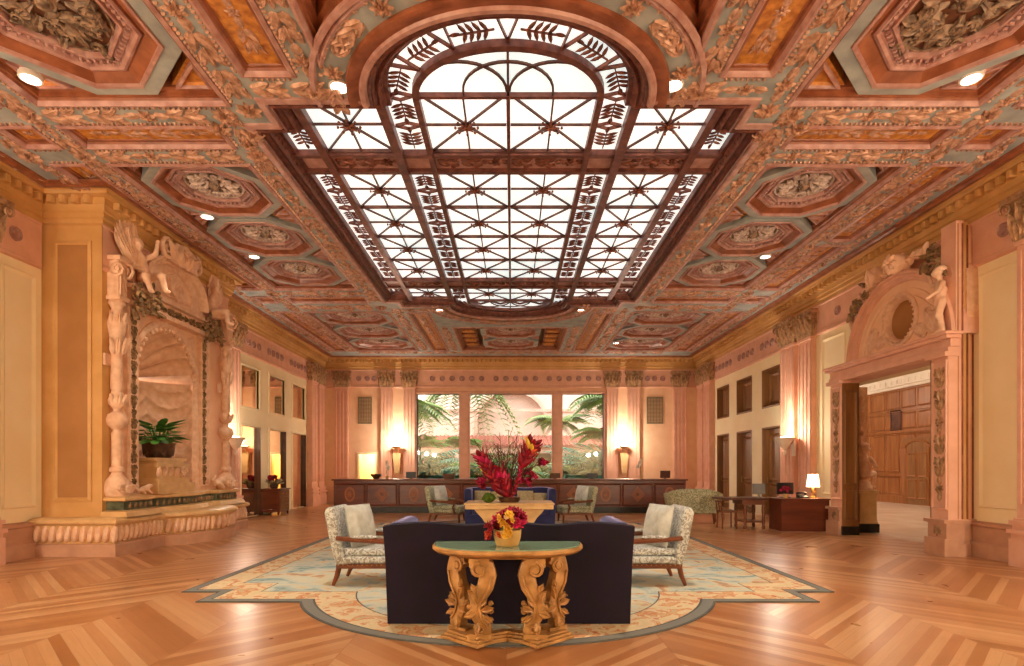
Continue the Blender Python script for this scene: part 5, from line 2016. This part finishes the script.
fv = thing('flower_vase', 'squat gilt vase of magenta, red and yellow blooms on the console table', 'flower vase', (.01, 4.86, RGZ + .842 * .968))
m = MB().mat('gilt_vase').lathe([(0, 0), (.095, 0), (.105, .01), (.125, .08), (.13, .135), (.118, .14), (.1, .12), (0, .11)], 8, RZ(pi / 8))
m.build('vase', parent=fv, smooth=25)
m = MB().mat('magenta_petal')
R_ = random.Random(4)
for i in range(26):
    a, e = R_.uniform(0, 2 * pi), R_.uniform(.0, 1.4)
    d = Vector((cos(a) * cos(e), sin(a) * cos(e), sin(e)))
    p = Vector((.03, 0, .17)) + Vector((d.x * .13, d.y * .11, d.z * .12))
    m.mat(['magenta_petal', 'crimson_petal', 'magenta_petal'][i % 3])
    bloom(m, p, .062, 6, seed=i, up=.35)
m.build('pink_blooms', parent=fv)
m = MB().mat('yellow_petal')
for i in range(9):
    p = Vector((-.01 + R_.uniform(-.045, .045), -.12 + R_.uniform(-.02, .02), .09 + .025 * i * .9))
    bloom(m, p, .05, 6, seed=i + 50, up=.4)
m.build('yellow_blooms', parent=fv)
m = MB()
for i in range(11):
    p = Vector((-.13 + R_.uniform(-.05, .05), -.05 + R_.uniform(-.05, .04), .1 + R_.uniform(-.04, .08)))
    m.mat('crimson_petal' if i % 3 else 'orange_petal')
    bloom(m, p, .045, 5, seed=i + 90, up=.4)
m.build('red_orchids', parent=fv)
m = MB().mat('leaf_green')
for i in range(14):
    a = 2 * pi * i / 14
    m.leaf(.13, .05, .01, 0, 0, 0, -.02, T(0, 0, .13) @ RZ(a) @ RY(-.2), 4, 1)
m.build('foliage', parent=fv)

# ------------------------------------------------------------------ centre table with tropical arrangement
tt = thing('center_table', 'honey coloured stone table on a flared pedestal in the middle of the rug', 'table', (0, 10.8, RGZ))
m = MB().mat('honey_stone').box(-.82, .82, -.45, .45, .72, .80).box(-.84, .84, -.47, .47, .80, .835)
m.build('tabletop', parent=tt, bevel=.012)
m = MB().mat('honey_stone')
prof = [(.66, .72), (.62, .66), (.52, .55), (.44, .42), (.40, .3), (.40, .18), (.46, .12), (.5, .08), (.5, 0)]
for (x, z), (x2, z2) in zip(prof[:-1], prof[1:]):
    m.prism([(-x2, -x2 * .52), (x2, -x2 * .52), (x2, x2 * .52), (-x2, x2 * .52)], z2, z, None, [(-x, -x * .52), (x, -x * .52), (x, x * .52), (-x, x * .52)])
m.build('pedestal', parent=tt, smooth=30)

TZ = RGZ + .835
fa = thing('tropical_arrangement', 'tall arrangement of red heliconia spikes and bare twigs on the stone table', 'flower arrangement', (0, 10.75, TZ))
PX = lambda x, y: Vector(((x - 512) / 52.1 + .05, 0, 1.5 + (468 - y) / 52.1 - TZ))
m = MB().mat('pot_bronze').lathe([(0, 0), (.17, 0), (.2, .03), (.21, .09), (.18, .1), (0, .09)], 16)
m.build('bowl', parent=fa)


def heliconia(m, a, b, w, n, yel=True, yo=0.0):
    a, b = Vector(a), Vector(b)
    d = (b - a)
    L = d.length
    d.normalize()
    m.mat('crimson_petal').tube([a.lerp(b, t) for t in (0, .3, .6, 1)], [w * .25, w * .34, w * .28, w * .06], 7)
    for i in range(n):
        t = .06 + .86 * i / n
        for s_ in range(4):
            az = s_ * pi / 2 + i * .8
            u = d.orthogonal().normalized()
            M = frame(a.lerp(b, t), d, u) @ RX(az) @ RY(-.55)
            mm = 'crimson_petal' if (s_ + i) % 4 else ('orange_petal' if yel else 'magenta_petal')
            if yel and (s_ + i) % 8 == 0 and i < n * .8:
                mm = 'yellow_petal'
            m.mat(mm).leaf(w * 1.5, w * .9, w * .2, 0, 0, 0, w * .1, M, 4, 1)


for k, (p, q, w, n, yl) in enumerate((((507, 501), (481, 458), .17, 12, True), ((510, 502), (498, 476), .22, 8, False), ((520, 472), (532, 447), .2, 9, True), ((496, 484), (479, 456), .15, 8, False), ((512, 500), (523, 466), .07, 8, False))):
    m = MB()
    heliconia(m, PX(*p) + Vector((0, -.06 * k, 0)), PX(*q) + Vector((0, -.05 * k, 0)), w, n, yl)
    m.build('heliconia_spike', parent=fa).location.z = .05
for k, (x, y, r) in enumerate(((543, 462, .12), (529, 473, .1), (526, 483, .12), (481, 483, .12), (537, 448, .06), (534, 476, .08), (487, 470, .09))):
    m = MB()
    for i in range(7):
        m.mat('crimson_petal' if i % 2 else 'magenta_petal')
        bloom(m, PX(x, y) + Vector((R_.uniform(-.05, .05), R_.uniform(-.1, .05), R_.uniform(-.05, .05))), r * .75, 5, seed=k * 9 + i)
    m.mat('twig_brown').tube([PX(508, 500), PX((x + 508) / 2, (y + 488) / 2 - 4), PX(x, y)], .01, 5)
    m.build('red_bloom', parent=fa)
m = MB().mat('twig_brown')
R_ = random.Random(21)
for i in range(44):
    x1 = R_.uniform(474, 545)
    y1 = R_.uniform(428, 458) + abs(x1 - 508) * .25
    a = PX(508, 500) + Vector((0, .05, 0))
    b = PX(x1, y1) + Vector((0, R_.uniform(-.3, .35), 0))
    mid = a.lerp(b, .5) + Vector((R_.uniform(-.06, .06), 0, R_.uniform(-.02, .06)))
    m.tube([a, mid, b], [.013, .011, .006], 4)
    for j in range(4):
        p = mid.lerp(b, j / 4)
        m.tube([p, p + Vector((R_.uniform(-.14, .14), R_.uniform(-.1, .1), R_.uniform(.06, .2)))], [.009, .004], 4)
m.build('twigs', parent=fa)
mb_ = MB().mat('moss_green')
for i in range(60):
    a, e = R_.uniform(0, 6.28), R_.uniform(0, 1.5)
    mb_.ball((.11 * cos(a) * cos(e), .1 * sin(a) * cos(e), .03 + .09 * sin(e)), R_.uniform(.025, .04), 6, 4)
mb_.ball((0, 0, .045), (.12, .11, .085), 12, 8)
o = mb_.build('moss_mound')
o.location = (PX(489, 500).x, 10.55, TZ + .035)
tag(o, 'round green moss mound beside the red flowers on the stone table', 'moss mound')

# ------------------------------------------------------------------ reception counter
rc = thing('reception_counter', 'long dark mahogany reception counter with inlaid medallions across the end of the lobby', 'reception counter', (0, 19.1, 0))
CX0, CX1, CY = -5.9, 5.85, 18.7
m = MB().mat('desk_mahogany').box(CX0, CX1, CY, CY + .85, .2, 1.08)
FC = frame((0, CY, 0), (1, 0, 0), (0, 0, 1))
m.box(CX0, CX1, 1.0, 1.08, 0, .02, FC)
npan = 11
pw = (CX1 - CX0) / npan
for i in range(npan):
    moulded_panel(m, FC, CX0 + i * pw + .03, CX0 + (i + 1) * pw - .03, .25, .97, .04, .02)
m.build('body', parent=rc, world=True)
MB().mat('walnut').box(CX0 - .06, CX1 + .06, CY - .08, CY + .95, 1.08, 1.13).build('worktop', parent=rc, world=True, bevel=.012)
MB().mat('black_marble').box(CX0 - .02, CX1 + .02, CY - .03, CY + .85, 0, .2).build('marble_plinth', parent=rc, world=True, bevel=.005)
for i in range(npan):
    x = CX0 + (i + .5) * pw
    m = MB(FC).mat('inlay_wood')
    if i % 2 == 0:
        m.prism([(x + .17 * cos(2 * pi * k / 24), .62 + .25 * sin(2 * pi * k / 24)) for k in range(24)], 0, .012)
        m.mat('walnut').prism([(x + .12 * cos(2 * pi * k / 24), .62 + .19 * sin(2 * pi * k / 24)) for k in range(24)], .012, .017)
        m.mat('inlay_wood').rosette(.1, 6, .01, x, .62, T(0, 0, .017), 1)
    else:
        m.prism([(x, .36), (x + .24, .62), (x, .88), (x - .24, .62)], 0, .012)
        m.mat('walnut').sweep([(x, .42), (x + .185, .62), (x, .82), (x - .185, .62)], [(0, .012), (0, .017), (.015, .017), (.015, .012)])
        m.mat('walnut').rosette(.09, 8, .008, x, .62, T(0, 0, .012), 1)
    m.build('medallion', parent=rc, world=True)
CTZ = 1.13
sx18 = lambda px, Y: (px - 512) * Y / 560 + .05


def boxy(name, label, cat, x, y, w, h, d, mat, tilt=0.0):
    t = thing(name, label, cat, (x, y, CTZ))
    MB(RX(tilt)).mat(mat).box(-w / 2, w / 2, -.012, .012, .03, h).build('screen', parent=t, bevel=.006)
    MB().mat(mat).box(-w * .2, w * .2, -d / 2, d / 2, 0, .015).box(-.025, .025, -.0, .03, .0, h * .6).build('stand', parent=t, bevel=.003)
    return t


boxy('monitor', 'dark monitor on the counter left of the garden window', 'monitor', sx18(411, 19.0), 19.0, .34, .24, .18, 'black_plastic')
boxy('monitor', 'brown backed screen on the counter behind the red flowers', 'monitor', sx18(487, 19.0), 19.0, .3, .24, .18, 'dark_wood')
boxy('monitor', 'brown backed screen on the counter at the right mullion of the window', 'monitor', sx18(555, 19.0), 19.0, .36, .2, .18, 'twig_brown')
boxy('monitor', 'low dark monitor on the counter at the right garden pane', 'monitor', sx18(592, 19.0), 19.0, .38, .19, .18, 'black_plastic')
boxy('monitor', 'dark monitor near the right end of the counter', 'monitor', sx18(665, 19.0), 19.0, .34, .28, .18, 'dark_wood', .12)
t = thing('planter_box', 'small dark planter box on the counter at the left garden pane', 'planter', (sx18(449, 19.1), 19.1, CTZ))
MB().mat('pot_bronze').prism(rect(-.17, .17, -.08, .08), 0, .17, None, rect(-.2, .2, -.1, .1)).build('box', parent=t)
m = MB().mat('leaf_teal')
for i in range(26):
    m.leaf(.16, .05, .01, RND.uniform(-.15, .15), RND.uniform(-.07, .07), 0, .02, T(0, 0, .15) @ RZ(RND.uniform(0, 6.28)) @ RY(-RND.uniform(.5, 1.4)), 4, 1)
m.build('leaves', parent=t)
t = thing('counter_bowl', 'small brown bowl on the counter below the bright doorway', 'bowl', (sx18(376, 19.0), 19.0, CTZ))
MB().mat('pot_bronze').lathe([(0, 0), (.08, 0), (.09, .02), (.17, .1), (.19, .16), (.17, .16), (.12, .06), (0, .04)], 20).build('body', parent=t)
MB().mat('black_plastic').lathe([(.19, .155), (.195, .165), (.18, .17)], 20).build('rim', parent=t)


def orchid(label, x, y, h, top):
    t = thing('orchid', label, 'orchid', (x, y, CTZ))
    MB().mat('honey_stone').lathe([(0, 0), (.05, 0), (.06, .1), (.05, .1), (0, .08)], 12).build('pot', parent=t)
    MB().mat('leaf_green').tube([(0, 0, .08), (-.02, 0, h * .6), (.0, 0, h * .92), (top, 0, h)], [.01, .009, .008, .005], 5).build('stem', parent=t)
    m = MB().mat('white_petal')
    for i in range(6):
        bloom(m, (top * (i / 5) * 1.4, RND.uniform(-.04, .04), h + .06 - .05 * i), .085, 5, seed=i + 7, up=.15)
    m.build('petals', parent=t)


orchid('white orchid on the counter beside the bright doorway', sx18(387, 19.25), 19.25, .5, .03)
orchid('white orchid on a tall stem near the right counter end', sx18(641, 19.1), 19.1, .55, -.08)

# ------------------------------------------------------------------ wall lamps
def sconce(label, M, body):
    t = thing('wall_sconce', label, 'wall lamp', M.translation, 0, 'glowing uplight wall sconces')
    R = M.to_3x3().to_4x4()
    m = MB(R).mat('honey_stone' if body else 'white_plaster')
    UP = frame((0, 0, 0), (1, 0, 0), (0, 0, -1)) if False else RX(-pi / 2)
    if body:
        # tall flattened torch body, then the bowl
        m.prism([(-.1, -1.15), (.12, -1.15), (.17, -.3), (-.17, -.25)], .02, .2)
        m.box(-.05, .05, -.3, -.1, .0, .16)
        m.lathe([(.05, -.12), (.12, -.1), (.22, 0.0), (.2, 0.0), (.1, -.08), (0, -.09)], 18, T(0, 0, .22) @ UP)
    else:
        m.box(-.06, .06, -.5, -.05, .0, .06)
        m.lathe([(.0, -.48), (.03, -.46), (.04, -.4), (.03, -.34), (.08, -.28), (.2, -.1), (.26, 0), (.24, 0), (.16, -.12), (0, -.16)], 20, T(0, 0, .27) @ UP)
    m.build('bowl', parent=t)
    m = MB(R).mat('bulb_glow')
    m.lathe([(0, -.06), (.13, -.05), (.15, .0), (.1, .035), (0, .045)], 16, T(0, 0, .24) @ UP)
    m.build('bulb', parent=t)
    return t


SC = [(FB @ T(-4.82, 2.42, .17), True, 'torch shaped wall sconce left of the garden window'), (FB @ T(4.79, 2.42, .17), True, 'torch shaped wall sconce right of the garden window'),
      (FR @ T(-15.35, 2.33, .2), False, 'bowl wall sconce on the pilasters of the right wall'), (FL @ T(15.35, 2.33, .2), False, 'bowl wall sconce on the pilasters past the fountain')]
for M, b_, lab in SC:
    sconce(lab, M, b_)
    p = M @ Vector((0, .08, .26))
    light('sconce_uplight', 'SPOT', p, SCONCE_W * 1.25, WARM2, .06, (pi, 0, 0), None, radians(80), .8)
    light('sconce_and_fill_light', 'POINT', M @ Vector((0, .2, .55)), SCONCE_W * (1.0 if b_ else .6), WARM2, .1)
# unseen fill lamps added without fixtures to brighten the lobby around the camera
for sx in (-1, 1):
    for y, k in ((-4.0, 3.6), (0.5, 3.2), (5.2, 1.3)):
        light('sconce_and_fill_light', 'POINT', (sx * 7.2, y, 2.7), SCONCE_W * k, WARM2, .15)

# ------------------------------------------------------------------ vents of the end wall
for x0, x1, lab in ((-6.52, -5.98, 'square louvred vent on the end wall above the bright doorway'), (5.85, 6.5, 'louvred vent on the end wall right of the garden window')):
    g = thing('vent_grille', lab, 'vent', ((x0 + x1) / 2, YF, 3.95))
    m = MB(FB).mat('steel_grille').sweep(rect(x0, x1, 3.42, 4.52), [(-.03, 0), (-.03, .03), (.02, .03), (.03, .01)])
    m.build('frame', parent=g, world=True)
    m = MB(FB).mat('steel_grille')
    for i in range(18):
        z = 3.46 + i * .058
        m.box(x0 + .02, x1 - .02, z, z + .03, .005, .022)
    for i in range(1, 5):
        m.box(x0 + (x1 - x0) * i / 5 - .008, x0 + (x1 - x0) * i / 5 + .008, 3.43, 4.5, .004, .018)
    m.build('slats', parent=g, world=True)

# ------------------------------------------------------------------ chest and flowers at the left wall
ch = thing('chest_of_drawers', 'dark red wood chest between the mirrored doors of the left wall', 'chest', (-7.66, 18.2, 0))
m = MB().mat('desk_mahogany').box(-.31, .31, -.4, .4, .1, .8)
m.build('body', parent=ch, bevel=.008)
MB().mat('desk_mahogany').box(-.33, .35, -.43, .43, .8, .84).build('top', parent=ch, bevel=.008)
for sx in (-1, 1):
    for sy in (-1, 1):
        MB().mat('dark_wood').lathe([(.025, 0), (.04, .05), (.035, .1)], 8, T(sx * .27, sy * .36, 0)).build('foot', parent=ch)
for z0, z1 in ((.14, .34), (.36, .56), (.58, .78)):
    o = MB().mat('desk_mahogany').box(.31, .325, -.37, .37, z0, z1).build('drawer', parent=ch, bevel=.004)
    MB().mat('brass').ball((.335, .15, (z0 + z1) / 2), .018, 8, 5).ball((.335, -.15, (z0 + z1) / 2), .018, 8, 5).build('knobs', parent=o)
m = MB(frame((0, -.4, 0), (1, 0, 0), (0, 0, 1))).mat('desk_mahogany')
moulded_panel(m, I4, -.27, .27, .16, .75, .04, .015)
m.build('side_panel', parent=ch)
pf = thing('potted_flowers', 'red flowers over tan foliage in a bowl on the dark red chest', 'flowers', (-7.66, 18.15, .84))
MB().mat('pot_bronze').lathe([(0, 0), (.1, 0), (.14, .08), (.13, .12), (0, .1)], 14).build('pot', parent=pf)
m = MB().mat('cushion_gold')
for i in range(50):
    a = RND.uniform(0, 6.28)
    m.leaf(.22, .1, .02, 0, 0, 0, .03, T(.1 * cos(a), .1 * sin(a), .12) @ RZ(a) @ RY(-RND.uniform(.1, 1.1)), 4)
m.build('foliage', parent=pf)
m = MB().mat('crimson_petal')
for i in range(16):
    bloom(m, (RND.uniform(-.14, .14), RND.uniform(-.16, .16), .3 + RND.uniform(-.05, .08)), .085, 6, seed=i)
m.build('blooms', parent=pf)

# ------------------------------------------------------------------ potted hosta in the niche
hp = thing('potted_hosta', 'leafy green hosta in a bronze bowl standing in the fountain niche', 'potted plant', (-7.08, 11.3, 1.7))
m = MB().mat('pot_bronze').lathe([(0, 0), (.2, 0), (.24, .04), (.28, .16), (.29, .27), (.31, .3), (.28, .3), (.26, .24), (0, .22)], 22)
for i in range(10):
    a = 2 * pi * i / 10
    m.leaf(.2, .12, .02, 0, 0, pi / 2, .02, RZ(a) @ frame((.25, 0, .03), (0, 1, 0), (0, 0, 1)), 4)
m.build('bowl', parent=hp)
m = MB()
R_ = random.Random(3)
for i in range(64):
    a = R_.uniform(0, 6.28)
    e = R_.uniform(.05, 1.35)
    L = R_.uniform(.28, .42)
    if cos(a) < -.2:
        L *= .6
    m.mat('leaf_pale' if i % 9 == 0 else 'leaf_green')
    st = Vector((.06 * cos(a), .06 * sin(a), .26))
    kn = st + Vector((cos(a) * cos(e), sin(a) * cos(e), sin(e) + .25)) * R_.uniform(.18, .34)
    m.tube([st, kn], .008, 4)
    m.leaf(L, .2, .035, 0, 0, 0, -.09, frame(kn, (cos(a), sin(a), .1 + .5 * (e - .9)), (-sin(a), cos(a), 0)), 6, 1)
m.build('leaves', parent=hp)

# ------------------------------------------------------------------ desk group on the right
st = thing('settee', 'curved green damask settee beside the writing table on the right', 'settee', (5.0, 15.3, 0), radians(-14))
n = 22
vs, fs = [], []
for i in range(n + 1):
    a = pi + pi * i / n
    for (k, z) in ((.9, .34), (1.0, .6), (1.06, .84), (1.0, .86), (.94, .83), (.86, .58), (.8, .34)):
        zz = z * 1.1 - (.14 * abs(cos(a)) ** 3 if z > .5 else 0)
        vs.append((.74 * k * cos(a), .1 + .52 * k * sin(a), zz))
for i in range(n):
    for k in range(7):
        q = i * 7 + k
        r = i * 7 + (k + 1) % 7
        fs.append((q, q + 7, r + 7, r))
fs += [tuple(range(7)), tuple(range(n * 7, n * 7 + 7))[::-1]]
MB().mat('damask_green').add(vs, fs).build('back', parent=st, smooth=60)
m = MB().mat('damask_green').prism([(.7 * cos(a), .1 + .45 * sin(a)) for a in [pi + pi * i / 20 for i in range(21)]] + [(.7, .25), (.55, .34), (-.55, .34), (-.7, .25)], .27, .44)
m.build('seat', parent=st, bevel=.04, bseg=3)
for x, y in ((-.5, -.2), (.5, -.2), (-.58, .25), (.58, .25)):
    MB().mat('walnut').tube([(x, y, .28), (x * 1.04, y * 1.1, 0)], [.032, .018], 8).build('leg', parent=st)

wt = thing('writing_table', 'dark wooden writing table with low shelf left of the mahogany desk', 'table', (5.88, 14.0, 0))
MB().mat('dark_wood').box(-.72, .42, -.36, .36, .72, .77).build('top', parent=wt, bevel=.008)
MB().mat('walnut').box(-.2, .38, -.3, .3, .6, .72).build('apron', parent=wt, bevel=.004)
for x, y in ((-.12, -.28), (.33, -.28), (-.12, .28), (.33, .28)):
    MB().mat('walnut').lathe([(.03, 0), (.045, .06), (.03, .1), (.045, .2), (.032, .3), (.048, .45), (.04, .6)], 10, T(x, y, 0)).build('leg', parent=wt)
MB().mat('walnut').box(-.14, .35, -.28, .28, .16, .2).build('shelf', parent=wt, bevel=.005)
wc = thing('wooden_chair', 'small wooden chair tucked under the left end of the writing table', 'chair', (5.42, 14.0, 0), 0)
MB().mat('walnut').box(-.2, .2, -.2, .2, .40, .44).build('seat', parent=wc, bevel=.01)
for x, y in ((-.17, -.17), (.17, -.17), (-.17, .17), (.17, .17)):
    MB().mat('walnut').tube([(x, y, .4), (x * 1.05, y * 1.05, 0)], [.022, .018], 7).build('leg', parent=wc)
m = MB().mat('walnut')
for y in (-.17, 0, .17):
    m.tube([(-.18, y, .42), (-.21, y, .66)], .016, 6)
m.tube([(-.21, -.2, .66), (-.23, 0, .67), (-.21, .2, .66)], .024, 6)
m.build('backrest', parent=wc)

dk = thing('desk', 'solid mahogany desk with plain front beside the arched portal', 'desk', (6.84, 13.4, 0))
m = MB().mat('desk_mahogany').box(-.5, .62, -.33, -.28, .02, .75).box(-.5, -.44, -.3, .3, .02, .75).box(.56, .62, -.3, .3, .02, .75)
m.build('panels', parent=dk, bevel=.005)
MB().mat('desk_mahogany').box(-.54, .66, -.37, .36, .75, .785).build('top', parent=dk, bevel=.008)
MB().mat('dark_wood').box(.2, .56, -.26, .28, .1, .7).build('drawer_unit', parent=dk, bevel=.006)
DZ = .785


def monitor2(label, x, y, z, w, h, rz, mat):
    t = thing('monitor', label, 'monitor', (x, y, z), rz)
    MB().mat(mat).box(-w / 2, w / 2, -.02, .02, .08, .08 + h).build('screen', parent=t, bevel=.008)
    MB().mat(mat).box(-.1, .1, -.08, .08, 0, .015).box(-.02, .02, .0, .04, 0, .2).build('stand', parent=t, bevel=.004)


monitor2('dark monitor on the mahogany desk behind the red flower', 6.68, 13.6, DZ, .42, .28, .1, 'black_plastic')
monitor2('grey monitor standing on the writing table next to the desk', 6.22, 14.0, .77, .3, .26, -.25, 'grey_plastic')
t = thing('flower_pot', 'round red flower bunch in a small pot on the mahogany desk', 'flowers', (6.55, 13.3, DZ))
MB().mat('orange_petal' if False else 'gilt_vase').lathe([(0, 0), (.05, 0), (.065, .1), (.055, .1), (0, .08)], 12).build('pot', parent=t)
m = MB()
for i in range(22):
    a, e = RND.uniform(0, 6.28), RND.uniform(-.2, 1.4)
    m.mat('crimson_petal' if i % 3 else 'magenta_petal')
    bloom(m, (.09 * cos(a) * cos(e), .09 * sin(a) * cos(e), .17 + .08 * sin(e)), .055, 5, seed=i)
m.build('blooms', parent=t)
t = thing('telephone', 'black desk telephone on the mahogany desk beside the lamp', 'telephone', (7.0, 13.4, DZ))
MB().mat('black_plastic').prism([(-.1, 0), (.1, 0), (.1, .03), (-.1, .09)], -.1, .1, frame((0, 0, 0), (0, -1, 0), (0, 0, 1))).build('body', parent=t, bevel=.006)
MB().mat('black_plastic').tube([(-.11, -.0, .1), (-.07, 0, .12), (.07, 0, .12), (.11, 0, .1)], [.032, .022, .022, .032], 8, T(0, .05, 0)).build('handset', parent=t)
t = thing('table_lamp', 'glowing table lamp with pale shade on the right end of the mahogany desk', 'table lamp', (7.28, 13.45, DZ))
MB().mat('brass').lathe([(0, 0), (.09, 0), (.09, .02), (.03, .04), (.02, .08), (.045, .15), (.02, .22), (.012, .3), (0, .3)], 14).build('base', parent=t)
MB().mat('shade_glow').lathe([(.15, .26), (.115, .56), (.11, .56), (.145, .26)], 20).build('lamp_shade', parent=t, smooth=60)
light('table_lamp_light', 'POINT', (7.28, 13.45, DZ + .42), 45, WARM, .06)
